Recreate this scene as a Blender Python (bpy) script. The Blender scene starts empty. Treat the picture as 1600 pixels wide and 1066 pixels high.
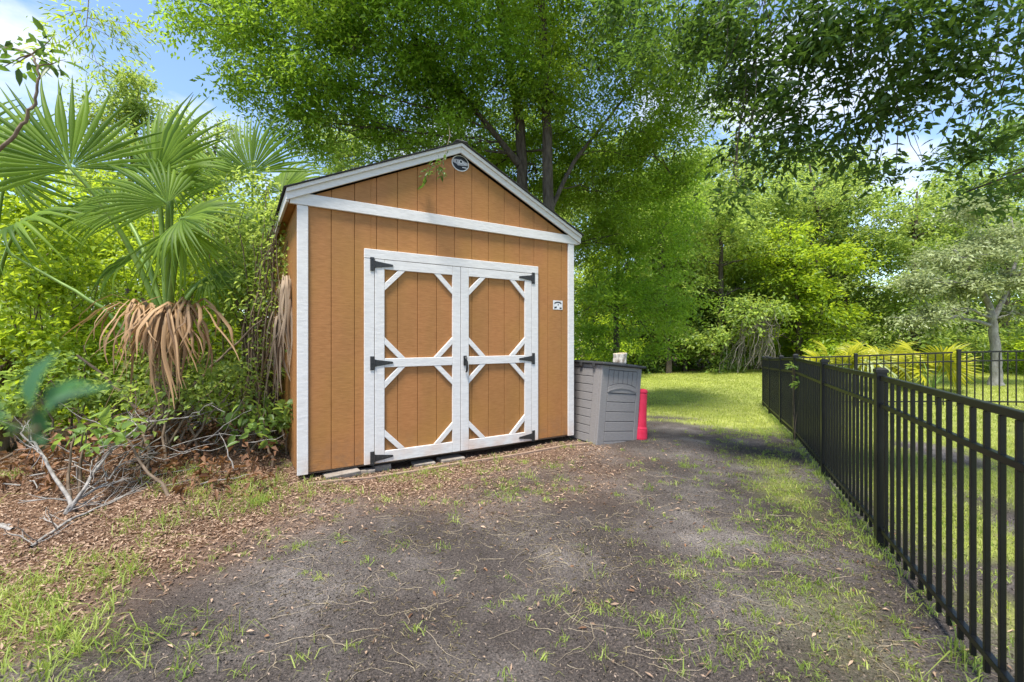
import bpy, bmesh, math, random
import numpy as np
from mathutils import Vector, Matrix

# ------------------------------------------------------------------ camera, sky, sun, exposure
scene = bpy.context.scene
COL = scene.collection
FPX = 690.0                      # focal length in pixels of a 1600 px wide frame
CAMZ = 1.28
HORIZ = 530.0

cam_data = bpy.data.cameras.new("camera")
cam_data.sensor_width = 36.0
cam_data.lens = FPX / 1600.0 * 36.0
cam_data.shift_y = -3.0 / 1600.0
cam_data.clip_start = 0.05
cam_data.clip_end = 600.0
cam_data.dof.use_dof = True
cam_data.dof.focus_distance = 5.0
cam_data.dof.aperture_fstop = 3.2
cam = bpy.data.objects.new("camera", cam_data)
cam.location = (0, 0, CAMZ)
cam.rotation_euler = (math.radians(90), 0, 0)
COL.objects.link(cam)
scene.camera = cam

SUN_DIR = Vector((-0.14, -0.34, 0.93)).normalized()     # towards the sun
SUN_EL = math.asin(SUN_DIR.z)
SUN_AZ = math.atan2(SUN_DIR.x, SUN_DIR.y)              # clockwise from +Y

world = bpy.data.worlds.new("World")
scene.world = world
world.use_nodes = True
wt = world.node_tree
for n in list(wt.nodes):
    wt.nodes.remove(n)
w_out = wt.nodes.new("ShaderNodeOutputWorld")
w_bg = wt.nodes.new("ShaderNodeBackground")
w_sky = wt.nodes.new("ShaderNodeTexSky")
w_sky.sky_type = 'NISHITA'
w_sky.sun_disc = False
w_sky.sun_elevation = SUN_EL
w_sky.sun_rotation = SUN_AZ
w_sky.air_density = 1.0
w_sky.dust_density = 0.2
w_sky.ozone_density = 2.0
w_tc = wt.nodes.new("ShaderNodeTexCoord")
w_map = wt.nodes.new("ShaderNodeMapping")
w_map.inputs['Scale'].default_value = (1.0, 1.0, 2.2)
w_noise = wt.nodes.new("ShaderNodeTexNoise")
w_noise.inputs['Scale'].default_value = 3.1
w_noise.inputs['Detail'].default_value = 7.0
w_noise.inputs['Roughness'].default_value = 0.55
w_ramp = wt.nodes.new("ShaderNodeValToRGB")
w_ramp.color_ramp.elements[0].position = 0.50
w_ramp.color_ramp.elements[1].position = 0.70
w_mix = wt.nodes.new("ShaderNodeMixRGB")
w_mix.inputs['Color2'].default_value = (4.4, 4.5, 4.7, 1)
L = wt.links.new
L(w_tc.outputs['Generated'], w_map.inputs['Vector'])
L(w_map.outputs['Vector'], w_noise.inputs['Vector'])
L(w_noise.outputs['Fac'], w_ramp.inputs['Fac'])
L(w_ramp.outputs['Color'], w_mix.inputs['Fac'])
L(w_sky.outputs['Color'], w_mix.inputs['Color1'])
L(w_mix.outputs['Color'], w_bg.inputs['Color'])
w_bg.inputs['Strength'].default_value = 0.12
L(w_bg.outputs['Background'], w_out.inputs['Surface'])

sun_data = bpy.data.lights.new("sun", 'SUN')
sun_data.energy = 3.4
sun_data.angle = math.radians(12)
sun_data.color = (1.0, 0.95, 0.86)
sun = bpy.data.objects.new("sun", sun_data)
sun.rotation_euler = SUN_DIR.to_track_quat('Z', 'Y').to_euler()
sun.location = (0, 0, 30)
COL.objects.link(sun)

scene.view_settings.view_transform = 'Standard'
scene.view_settings.look = 'None'
scene.view_settings.gamma = 1.0
scene.view_settings.exposure = 1.38
scene.render.engine = 'CYCLES'
scene.cycles.use_denoising = True
scene.cycles.max_bounces = 8
scene.cycles.diffuse_bounces = 5
scene.cycles.transmission_bounces = 5
scene.cycles.sample_clamp_indirect = 8.0

RNG = np.random.default_rng(11)
random.seed(5)

# ------------------------------------------------------------------ helpers
def at(x, y, d):
    """point seen at pixel (x, y) of the photograph at distance d in front of the camera"""
    return Vector(((x - 800.0) / FPX * d, d, CAMZ + (HORIZ - y) / FPX * d))

def sstep(a, b, v):
    t = np.clip((v - a) / (b - a), 0, 1)
    return t * t * (3 - 2 * t)

def gz(x, y):
    """ground height"""
    x = np.asarray(x, float); y = np.asarray(y, float)
    z = -0.17 * sstep(5.0, 9.5, y) + 0.05 * np.clip(x - 5.4, 0, 3) * sstep(4, 7, y)
    z = z + 0.30 * np.exp(-(((x + 3.3) / 1.1) ** 2 + ((y - 4.5) / 0.9) ** 2))
    z = z + 0.015 * np.sin(x * 1.7 + 0.6) * np.sin(y * 1.3 + 1.0) + 0.008 * np.sin(x * 4.1 + y * 2.3)
    z = z + 0.05 * sstep(4.0, 7.0, -x) * (1 + np.sin(x * 1.1) * np.cos(y * .9))
    return z

def gzf(x, y):
    return float(gz(x, y))

def tag(o, label=None, cat=None, group=None, kind=None):
    if label: o["label"] = label
    if cat: o["category"] = cat
    if group: o["group"] = group
    if kind: o["kind"] = kind
    return o

def empty(name, loc=(0, 0, 0), rz=0.0, parent=None):
    o = bpy.data.objects.new(name, None)
    o.empty_display_size = 0.1
    o.location = loc
    o.rotation_euler = (0, 0, rz)
    o.parent = parent
    COL.objects.link(o)
    return o

def link_mesh(name, me, mat, parent=None, loc=None):
    if mat is not None and not me.materials:
        me.materials.append(mat)
    o = bpy.data.objects.new(name, me)
    if loc is not None:
        o.location = loc
    o.parent = parent
    COL.objects.link(o)
    return o

def np_mesh(name, verts, faces, mat, parent=None, loc=None, tint=None, smooth=False):
    """fast mesh from arrays; faces is (F, k)"""
    verts = np.asarray(verts, np.float32); faces = np.asarray(faces, np.int32)
    me = bpy.data.meshes.new(name)
    nf, k = faces.shape
    me.vertices.add(len(verts)); me.vertices.foreach_set("co", verts.ravel())
    me.loops.add(nf * k); me.loops.foreach_set("vertex_index", faces.ravel())
    me.polygons.add(nf)
    me.polygons.foreach_set("loop_start", np.arange(0, nf * k, k, dtype=np.int32))
    me.update(calc_edges=True)
    if smooth:
        me.polygons.foreach_set("use_smooth", np.ones(nf, bool))
    if tint is not None:
        a = me.attributes.new("tint", 'FLOAT', 'POINT')
        a.data.foreach_set("value", np.asarray(tint, np.float32))
    me.validate()
    return link_mesh(name, me, mat, parent, loc)

def bm_obj(name, bm, mat, parent=None, loc=None, bevel=0.0, smooth=False):
    if bevel > 0:
        bmesh.ops.bevel(bm, geom=list(bm.edges), offset=bevel, segments=1, affect='EDGES')
    bmesh.ops.recalc_face_normals(bm, faces=list(bm.faces))
    me = bpy.data.meshes.new(name)
    bm.to_mesh(me); bm.free()
    if smooth:
        for p in me.polygons: p.use_smooth = True
    return link_mesh(name, me, mat, parent, loc)

def add_box(bm, x0, x1, y0, y1, z0, z1):
    vs = [bm.verts.new(p) for p in ((x0, y0, z0), (x1, y0, z0), (x1, y1, z0), (x0, y1, z0),
                                    (x0, y0, z1), (x1, y0, z1), (x1, y1, z1), (x0, y1, z1))]
    for f in ((0, 3, 2, 1), (4, 5, 6, 7), (0, 1, 5, 4), (1, 2, 6, 5), (2, 3, 7, 6), (3, 0, 4, 7)):
        bm.faces.new([vs[i] for i in f])
    return vs

def box(name, mat, parent, x0, x1, y0, y1, z0, z1, bevel=0.003):
    bm = bmesh.new(); add_box(bm, x0, x1, y0, y1, z0, z1)
    return bm_obj(name, bm, mat, parent, bevel=bevel)

def add_prism(bm, pts, y0, y1):
    """polygon in the x-z plane swept from y0 to y1"""
    a = [bm.verts.new((p[0], y0, p[1])) for p in pts]
    b = [bm.verts.new((p[0], y1, p[1])) for p in pts]
    bm.faces.new(a); bm.faces.new(b[::-1])
    n = len(pts)
    for i in range(n):
        bm.faces.new((a[i], b[i], b[(i + 1) % n], a[(i + 1) % n]))

def prism(name, mat, parent, pts, y0, y1, bevel=0.0025):
    bm = bmesh.new(); add_prism(bm, pts, y0, y1)
    return bm_obj(name, bm, mat, parent, bevel=bevel)

def norm(v):
    return v / np.maximum(np.linalg.norm(v, axis=-1, keepdims=True), 1e-9)

def tube_arrays(paths, sides=7):
    """paths: list of (pts Nx3, radii N) -> verts, quad faces"""
    V, F = [], []; off = 0
    ang = np.linspace(0, 2 * np.pi, sides, endpoint=False)
    for pts, rad in paths:
        P = np.asarray(pts, float); R = np.asarray(rad, float)
        n = len(P)
        T = np.gradient(P, axis=0); T = norm(T)
        up = np.array([0.13, 0.21, 0.97]) if abs(T[:, 2]).mean() < 0.8 else np.array([0.95, 0.2, 0.1])
        A = norm(np.cross(T, up)); B = np.cross(T, A)
        ring = P[:, None, :] + R[:, None, None] * (np.cos(ang)[None, :, None] * A[:, None, :] + np.sin(ang)[None, :, None] * B[:, None, :])
        V.append(ring.reshape(-1, 3))
        i = np.arange(n - 1)[:, None] * sides; j = np.arange(sides)[None, :]
        j2 = (j + 1) % sides
        q = np.stack([i + j, i + j2, i + sides + j2, i + sides + j], -1).reshape(-1, 4) + off
        F.append(q)
        # end caps as quads fans are skipped: radii taper to almost nothing or run into other wood
        off += n * sides
    return np.concatenate(V), np.concatenate(F)

def tubes(name, paths, mat, parent=None, loc=None, sides=7, kind=None):
    v, f = tube_arrays(paths, sides)
    o = np_mesh(name, v, f, mat, parent, loc, smooth=True)
    return o

def wobble(a, b, n, amp, rng, sag=0.0):
    """a slightly crooked line from a to b"""
    a = np.asarray(a, float); b = np.asarray(b, float)
    t = np.linspace(0, 1, n)[:, None]
    P = a + (b - a) * t
    k = np.sin(np.pi * t)
    L_ = np.linalg.norm(b - a)
    nz = np.cumsum(rng.normal(0, 1, (n, 3)), 0); nz -= nz[0] + (nz[-1] - nz[0]) * t
    P = P + nz * amp * L_ / math.sqrt(n) * 1.0
    P[:, 2] += (k[:, 0]) * sag * L_
    P[0] = a; P[-1] = b
    return P

def leaf_arrays(P, D, N, Ln, Wd, fold=0.25, droop=0.15, six=False):
    """folded leaf blades: P base points, D axis, N rough normal"""
    D = norm(D); S = norm(np.cross(D, N)); U = np.cross(S, D)
    Ln = Ln[:, None]; Wd = Wd[:, None]
    tip = P + D * Ln - U * Ln * droop
    n = len(P)
    if not six:
        m = P + D * Ln * 0.45
        l = m - S * Wd * 0.5 + U * Wd * fold
        r = m + S * Wd * 0.5 + U * Wd * fold
        V = np.stack([P, r, tip, l], 1).reshape(-1, 3)
        b = np.arange(n)[:, None] * 4
        F = np.concatenate([b + [0, 1, 2], b + [0, 2, 3]])
        return V, F, 4
    m1 = P + D * Ln * 0.28; m2 = P + D * Ln * 0.66 - U * Ln * droop * 0.4
    l1 = m1 - S * Wd * 0.46 + U * Wd * fold; r1 = m1 + S * Wd * 0.46 + U * Wd * fold
    l2 = m2 - S * Wd * 0.42 + U * Wd * fold; r2 = m2 + S * Wd * 0.42 + U * Wd * fold
    c = P + D * Ln * 0.5 - U * Ln * droop * 0.15
    V = np.stack([P, r1, r2, tip, l2, l1, c], 1).reshape(-1, 3)
    b = np.arange(n)[:, None] * 7
    F = np.concatenate([b + [0, 1, 6], b + [1, 2, 6], b + [2, 3, 6], b + [3, 4, 6], b + [4, 5, 6], b + [5, 0, 6]])
    return V, F, 7

def sprays(C, D, rng, k=28, length=0.5, width=0.3, leafL=0.07, leafW=0.03, flat=0.5, six=False, droop=0.15, lift=0.3, hang=0.15):
    """leafy twigs: C centres (S,3), D directions (S,3) -> verts, faces, tint"""
    S_ = len(C)
    D = norm(D)
    lat = norm(np.cross(D, np.array([0, 0, 1.0]) + rng.normal(0, .12, (S_, 3))))
    upv = np.cross(lat, D)
    t = rng.random((S_, k)); s = rng.uniform(-1, 1, (S_, k)); u = rng.normal(0, 1, (S_, k))
    ls = length * rng.uniform(.6, 1.3, (S_, 1))
    P = (C[:, None, :] + D[:, None, :] * ((t - .5) * ls)[..., None]
         + lat[:, None, :] * (s * width * (1.1 - .6 * t))[..., None]
         + upv[:, None, :] * (u * width * (1 - flat) * .5)[..., None])
    P[..., 2] -= hang * ls * t ** 2 
    ld = D[:, None, :] * .7 + lat[:, None, :] * (np.sign(s) * .7)[..., None] + rng.normal(0, .45, (S_, k, 3))
    ld[..., 2] -= .15
    nn = upv[:, None, :] * lift + rng.normal(0, .5, (S_, k, 3)); nn[..., 2] += .75
    sv = np.repeat(rng.uniform(.7, 1.25, S_), k)
    Ln = leafL * sv * rng.uniform(.6, 1.25, S_ * k); Wd = leafW * sv * rng.uniform(.65, 1.25, S_ * k)
    V, F, m = leaf_arrays(P.reshape(-1, 3), ld.reshape(-1, 3), nn.reshape(-1, 3), Ln, Wd, six=six, droop=droop)
    tint = np.clip(rng.normal(.5, .2, (S_, 1)) + rng.normal(0, .13, (S_, k)), 0, 1).reshape(-1)
    return V, F, np.repeat(tint, m)

def blob_points(blobs, density, rng):
    """spray centres spread through ellipsoids; returns C, D"""
    Cs, Ds = [], []
    for b in blobs:
        c = np.array(b[:3], float); r = np.array(b[3:6], float)
        n = max(6, int(density * (b[6] if len(b) > 6 else 1.0) * (r[0] * r[1] * r[2]) ** (2 / 3)))
        d = norm(rng.normal(0, 1, (n, 3)))
        rad = rng.random(n) ** .38
        # an uneven outline
        rad *= 1 + .22 * np.sin(d[:, 0] * 5 + c[0]) * np.sin(d[:, 1] * 4 + c[1] * 2) + rng.normal(0, .08, n)
        Pt = c + d * rad[:, None] * r
        # most twigs gather in clumps
        m = max(4, int(n / 16))
        sub = Pt[rng.integers(0, n, m)]
        w_ = rng.random(n) < .62
        j = rng.integers(0, m, n)
        Pt = np.where(w_[:, None], sub[j] + rng.normal(0, .17, (n, 3)) * r * np.array([1, 1, .7]), Pt)
        Cs.append(Pt)
        dd = d.copy(); dd[:, 2] *= .5; dd[:, 2] -= .12
        Ds.append(norm(dd + rng.normal(0, .35, (n, 3))))
    return np.concatenate(Cs), np.concatenate(Ds)

# ------------------------------------------------------------------ materials
def new_mat(name):
    m = bpy.data.materials.new(name); m.use_nodes = True
    nt = m.node_tree
    for n in list(nt.nodes): nt.nodes.remove(n)
    out = nt.nodes.new("ShaderNodeOutputMaterial")
    return m, nt, out

def N(nt, kind, **kw):
    n = nt.nodes.new(kind)
    for k, v in kw.items():
        if k in n.inputs: n.inputs[k].default_value = v
        else: setattr(n, k, v)
    return n

def ramp(nt, src, stops):
    r = nt.nodes.new("ShaderNodeValToRGB")
    e = r.color_ramp.elements
    while len(e) < len(stops): e.new(0.5)
    for i, (p, c) in enumerate(stops):
        e[i].position = p; e[i].color = (*c, 1) if len(c) == 3 else c
    nt.links.new(src, r.inputs['Fac'])
    return r.outputs['Color']

def leaf_mat(name, dark, light, trans=(0.35, 0.5, 0.06), tf=0.4, rough=0.42, spec=0.35):
    m, nt, out = new_mat(name)
    a = N(nt, "ShaderNodeAttribute", attribute_name="tint")
    col = ramp(nt, a.outputs['Fac'], [(0.05, dark), (0.95, light)])
    p = N(nt, "ShaderNodeBsdfPrincipled", Roughness=rough)
    p.inputs['Specular IOR Level'].default_value = spec
    nt.links.new(col, p.inputs['Base Color'])
    tr = N(nt, "ShaderNodeBsdfTranslucent")
    tc = ramp(nt, a.outputs['Fac'], [(0.05, tuple(c * .65 for c in trans)), (0.95, trans)])
    nt.links.new(tc, tr.inputs['Color'])
    mx = N(nt, "ShaderNodeMixShader", Fac=tf)
    nt.links.new(p.outputs[0], mx.inputs[1]); nt.links.new(tr.outputs[0], mx.inputs[2])
    nt.links.new(mx.outputs[0], out.inputs['Surface'])
    return m

def noise_mat(name, stops, scale=(1, 1, 1), nscale=5.0, detail=6.0, rough=0.8, bump=0.3, bdist=0.01, spec=0.3, bscale=None, metallic=0.0, extra=None):
    m, nt, out = new_mat(name)
    tc = N(nt, "ShaderNodeTexCoord")
    mp = N(nt, "ShaderNodeMapping"); mp.inputs['Scale'].default_value = scale
    nt.links.new(tc.outputs['Object'], mp.inputs['Vector'])
    no = N(nt, "ShaderNodeTexNoise", Scale=nscale, Detail=detail, Roughness=0.6)
    nt.links.new(mp.outputs[0], no.inputs['Vector'])
    col = ramp(nt, no.outputs['Fac'], stops)
    p = N(nt, "ShaderNodeBsdfPrincipled", Roughness=rough, Metallic=metallic)
    p.inputs['Specular IOR Level'].default_value = spec
    if bump > 0:
        no2 = no
        if bscale:
            no2 = N(nt, "ShaderNodeTexNoise", Scale=bscale, Detail=detail, Roughness=0.65)
            nt.links.new(mp.outputs[0], no2.inputs['Vector'])
        b = N(nt, "ShaderNodeBump", Strength=bump, Distance=bdist)
        nt.links.new(no2.outputs['Fac'], b.inputs['Height'])
        nt.links.new(b.outputs[0], p.inputs['Normal'])
    if extra:
        col = extra(nt, tc, col)
    nt.links.new(col, p.inputs['Base Color'])
    nt.links.new(p.outputs[0], out.inputs['Surface'])
    return m

def siding_extra(nt, tc, col):
    # streaky weathering, broad and faint
    mp = N(nt, "ShaderNodeMapping"); mp.inputs['Scale'].default_value = (2.0, 2.0, .5)
    nt.links.new(tc.outputs['Object'], mp.inputs['Vector'])
    no = N(nt, "ShaderNodeTexNoise", Scale=1.6, Detail=3.0)
    nt.links.new(mp.outputs[0], no.inputs['Vector'])
    c2 = ramp(nt, no.outputs['Fac'], [(.35, (.90, .92, .86)), (.65, (1.05, 1.0, 1.0))])
    mx = N(nt, "ShaderNodeMixRGB", blend_type='MULTIPLY'); mx.inputs['Fac'].default_value = 1
    nt.links.new(col, mx.inputs['Color1']); nt.links.new(c2, mx.inputs['Color2'])
    sp = N(nt, "ShaderNodeSeparateXYZ"); nt.links.new(tc.outputs['Object'], sp.inputs[0])
    mr = N(nt, "ShaderNodeMapRange"); mr.inputs[1].default_value = .42; mr.inputs[2].default_value = .08
    nt.links.new(sp.outputs['Z'], mr.inputs[0])
    n3 = N(nt, "ShaderNodeTexNoise", Scale=9.0, Detail=6.0, Roughness=.7); nt.links.new(tc.outputs['Object'], n3.inputs['Vector'])
    r3 = ramp(nt, n3.outputs['Fac'], [(.42, (0, 0, 0)), (.66, (.8, .8, .8))])
    mm = N(nt, "ShaderNodeMath", operation='MULTIPLY'); nt.links.new(mr.outputs[0], mm.inputs[0]); nt.links.new(r3, mm.inputs[1])
    md = N(nt, "ShaderNodeMixRGB"); md.inputs['Color2'].default_value = (.20, .11, .06, 1)
    nt.links.new(mm.outputs[0], md.inputs['Fac']); nt.links.new(mx.outputs[0], md.inputs['Color1'])
    n4 = N(nt, "ShaderNodeTexNoise", Scale=1.3, Detail=2.0); nt.links.new(tc.outputs['Object'], n4.inputs['Vector'])
    r4 = ramp(nt, n4.outputs['Fac'], [(.48, (0, 0, 0)), (.75, (.28, .28, .28))])
    my = N(nt, "ShaderNodeMixRGB"); my.inputs['Color2'].default_value = (.40, .22, .035, 1)
    nt.links.new(r4, my.inputs['Fac']); nt.links.new(md.outputs[0], my.inputs['Color1'])
    return my.outputs[0]

def trim_extra(nt, tc, col):
    # rust-pink dirt splashed on the lowest boards
    sp = N(nt, "ShaderNodeSeparateXYZ"); nt.links.new(tc.outputs['Object'], sp.inputs[0])
    no = N(nt, "ShaderNodeTexNoise", Scale=5.0, Detail=5.0)
    nt.links.new(tc.outputs['Object'], no.inputs['Vector'])
    mr = N(nt, "ShaderNodeMapRange"); mr.inputs[1].default_value = .30; mr.inputs[2].default_value = .05
    nt.links.new(sp.outputs['Z'], mr.inputs[0])
    m1 = N(nt, "ShaderNodeMath", operation='MULTIPLY'); nt.links.new(mr.outputs[0], m1.inputs[0])
    rr = ramp(nt, no.outputs['Fac'], [(.38, (0, 0, 0)), (.64, (1, 1, 1))])
    nt.links.new(rr, m1.inputs[1])
    mx = N(nt, "ShaderNodeMixRGB"); mx.inputs['Color2'].default_value = (.55, .36, .26, 1)
    m2 = N(nt, "ShaderNodeMath", operation='MULTIPLY'); m2.inputs[1].default_value = .75
    nt.links.new(m1.outputs[0], m2.inputs[0])
    nt.links.new(m2.outputs[0], mx.inputs['Fac']); nt.links.new(col, mx.inputs['Color1'])
    return mx.outputs[0]

M = {}
M['siding'] = noise_mat('siding_paint', [(.3, (.290, .130, .042)), (.7, (.375, .175, .062))], scale=(13, 13, 75), nscale=1.0, detail=4, rough=.62, bump=.26, bdist=.006, extra=siding_extra)
M['trim'] = noise_mat('white_paint', [(.3, (.56, .545, .53)), (.7, (.66, .645, .63))], scale=(14, 14, 60), nscale=1.0, detail=4, rough=.6, bump=.5, bdist=.004, extra=trim_extra)
M['groove'] = noise_mat('groove_paint', [(.3, (.26, .115, .034)), (.7, (.30, .135, .045))], nscale=6, rough=.8, bump=0)
M['shingle'] = noise_mat('asphalt_shingle', [(.3, (.025, .025, .027)), (.7, (.07, .068, .065))], nscale=60, rough=.95, bump=.5, bdist=.004)
M['black_iron'] = noise_mat('black_iron', [(.3, (.012, .012, .014)), (.7, (.028, .028, .03))], nscale=40, rough=.45, bump=.15, bdist=.002, spec=.5)
M['bolt'] = noise_mat('bolt_steel', [(.3, (.10, .10, .10)), (.7, (.2, .2, .2))], nscale=40, rough=.4, bump=0, metallic=.6)
M['fence'] = noise_mat('black_powder_coat', [(.3, (.004, .0045, .005)), (.7, (.009, .0095, .0105))], nscale=14, rough=.36, bump=.08, bdist=.001, spec=.42)
M['bin'] = noise_mat('grey_resin', [(.3, (.190, .178, .174)), (.7, (.245, .230, .224))], scale=(6, 6, 40), nscale=3, rough=.55, bump=.15, bdist=.002)
M['bin_dark'] = noise_mat('grey_resin_seam', [(.3, (.10, .097, .11)), (.7, (.12, .116, .13))], nscale=10, rough=.6, bump=0)
M['lid'] = noise_mat('charcoal_resin', [(.3, (.03, .032, .034)), (.7, (.055, .056, .058))], nscale=30, rough=.6, bump=.3, bdist=.003)
M['red'] = noise_mat('red_plastic', [(.3, (.56, .018, .055)), (.7, (.66, .035, .085))], nscale=7, rough=.4, bump=.05, bdist=.002)
M['brick'] = noise_mat('concrete_paver', [(.3, (.16, .13, .105)), (.7, (.29, .255, .22))], nscale=14, rough=.95, bump=.6, bdist=.006)
M['timber'] = noise_mat('weathered_timber', [(.3, (.16, .10, .07)), (.7, (.32, .23, .17))], scale=(4, 40, 40), nscale=1.5, rough=.9, bump=.5, bdist=.004)
M['sign_black'] = noise_mat('sign_black', [(.3, (.012, .012, .013)), (.7, (.02, .02, .022))], nscale=20, rough=.4, bump=0)
M['sign_white'] = noise_mat('sign_white', [(.3, (.55, .55, .56)), (.7, (.68, .68, .68))], nscale=20, rough=.4, bump=0)
M['sign_grey'] = noise_mat('sign_grey', [(.3, (.30, .29, .31)), (.7, (.42, .41, .43))], nscale=40, rough=.4, bump=0)
M['bark'] = noise_mat('oak_bark', [(.3, (.034, .026, .019)), (.7, (.115, .095, .075))], scale=(6, 6, 1.6), nscale=3.5, rough=.95, bump=.9, bdist=.03)
M['pale_bark'] = noise_mat('lichen_bark', [(.3, (.13, .12, .105)), (.7, (.30, .29, .27))], scale=(4, 4, 1.8), nscale=3.5, rough=.95, bump=.8, bdist=.02)
M['dead_wood'] = noise_mat('bleached_wood', [(.3, (.14, .125, .11)), (.7, (.36, .335, .31))], scale=(14, 14, 14), nscale=2, rough=.9, bump=.4, bdist=.004)
M['vine_bark'] = noise_mat('grey_vine', [(.3, (.10, .085, .07)), (.7, (.22, .20, .18))], nscale=9, rough=.95, bump=0)
M['twig'] = noise_mat('brown_twig', [(.3, (.10, .070, .045)), (.7, (.24, .18, .13))], nscale=20, rough=.9, bump=.4, bdist=.003)
M['root'] = noise_mat('pale_runner', [(.3, (.22, .17, .115)), (.7, (.42, .35, .25))], nscale=20, rough=.9, bump=0)
M['cut_wood'] = noise_mat('cut_wood', [(.3, (.55, .40, .24)), (.7, (.72, .58, .40))], nscale=12, rough=.85, bump=.2, bdist=.003)
M['log_bark'] = noise_mat('log_bark', [(.35, (.20, .16, .12)), (.55, (.66, .60, .52))], scale=(5, 5, 2), nscale=4, rough=.9, bump=.6, bdist=.008)
M['petiole'] = noise_mat('palm_petiole', [(.3, (.10, .19, .03)), (.7, (.20, .30, .06))], nscale=8, rough=.45, bump=0)
M['boots'] = noise_mat('palm_boots', [(.3, (.09, .06, .035)), (.7, (.26, .19, .12))], scale=(8, 8, 3), nscale=3, rough=.95, bump=.9, bdist=.03)

M['oak_leaf'] = leaf_mat('oak_leaf', (.036, .080, .010), (.175, .275, .026), trans=(.62, .82, .06), tf=.5)
M['sun_tinted_oak_leaf'] = leaf_mat('sun_tinted_oak_leaf', (.046, .108, .012), (.205, .335, .032), trans=(.58, .84, .07), tf=.5)  # lighter oak leaf: sunlight on the left crown painted into the colour
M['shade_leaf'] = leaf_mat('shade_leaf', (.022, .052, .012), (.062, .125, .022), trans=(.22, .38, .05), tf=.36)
M['wood_leaf'] = leaf_mat('wood_leaf', (.075, .135, .030), (.240, .330, .075), trans=(.62, .78, .14), tf=.48)
M['bright_leaf'] = leaf_mat('bright_leaf', (.085, .160, .012), (.245, .350, .026), trans=(.68, .85, .05), tf=.48)
M['dark_leaf'] = leaf_mat('dark_leaf', (.052, .112, .028), (.165, .265, .058), trans=(.52, .70, .12), tf=.46)
M['pale_leaf'] = leaf_mat('pale_leaf', (.17, .21, .085), (.37, .42, .20), trans=(.50, .58, .24), tf=.3)
M['palm'] = leaf_mat('palm_blade', (.045, .100, .014), (.165, .255, .036), trans=(.46, .64, .06), tf=.42, rough=.5, spec=.18)
M['gold_palm'] = leaf_mat('golden_palm_blade', (.14, .19, .012), (.46, .44, .03), trans=(.72, .70, .05), tf=.42, rough=.35)
M['dead_palm'] = leaf_mat('dead_palm_blade', (.12, .066, .032), (.44, .275, .140), trans=(.36, .22, .10), tf=.25, rough=.6)
M['dry_frond'] = leaf_mat('dry_frond_blade', (.11, .075, .045), (.36, .27, .19), trans=(.3, .2, .1), tf=.2, rough=.7)
M['grass'] = leaf_mat('grass_blade', (.22, .28, .045), (.50, .53, .13), trans=(.74, .80, .16), tf=.42, rough=.45)
M['tuft'] = leaf_mat('tuft_blade', (.12, .21, .025), (.38, .45, .11), trans=(.60, .70, .12), tf=.38, rough=.5)
M['litter'] = leaf_mat('dry_leaf', (.13, .075, .047), (.49, .35, .25), trans=(.4, .22, .1), tf=.15, rough=.7, spec=.2)
M['brown_leaf'] = leaf_mat('brown_oak_leaf', (.075, .036, .020), (.27, .145, .080), trans=(.4, .2, .07), tf=.2, rough=.65, spec=.2)
M['straw'] = leaf_mat('dry_straw', (.16, .12, .06), (.48, .41, .25), trans=(.4, .34, .2), tf=.2, rough=.7, spec=.2)
M['chip'] = leaf_mat('soil_crumb', (.020, .017, .016), (.32, .25, .20), trans=(.1, .1, .1), tf=.0, rough=.95, spec=.1)
M['blue_leaf'] = leaf_mat('blue_green_leaf', (.045, .125, .055), (.08, .20, .085), trans=(.16, .38, .14), tf=.4, rough=.5)

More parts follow.
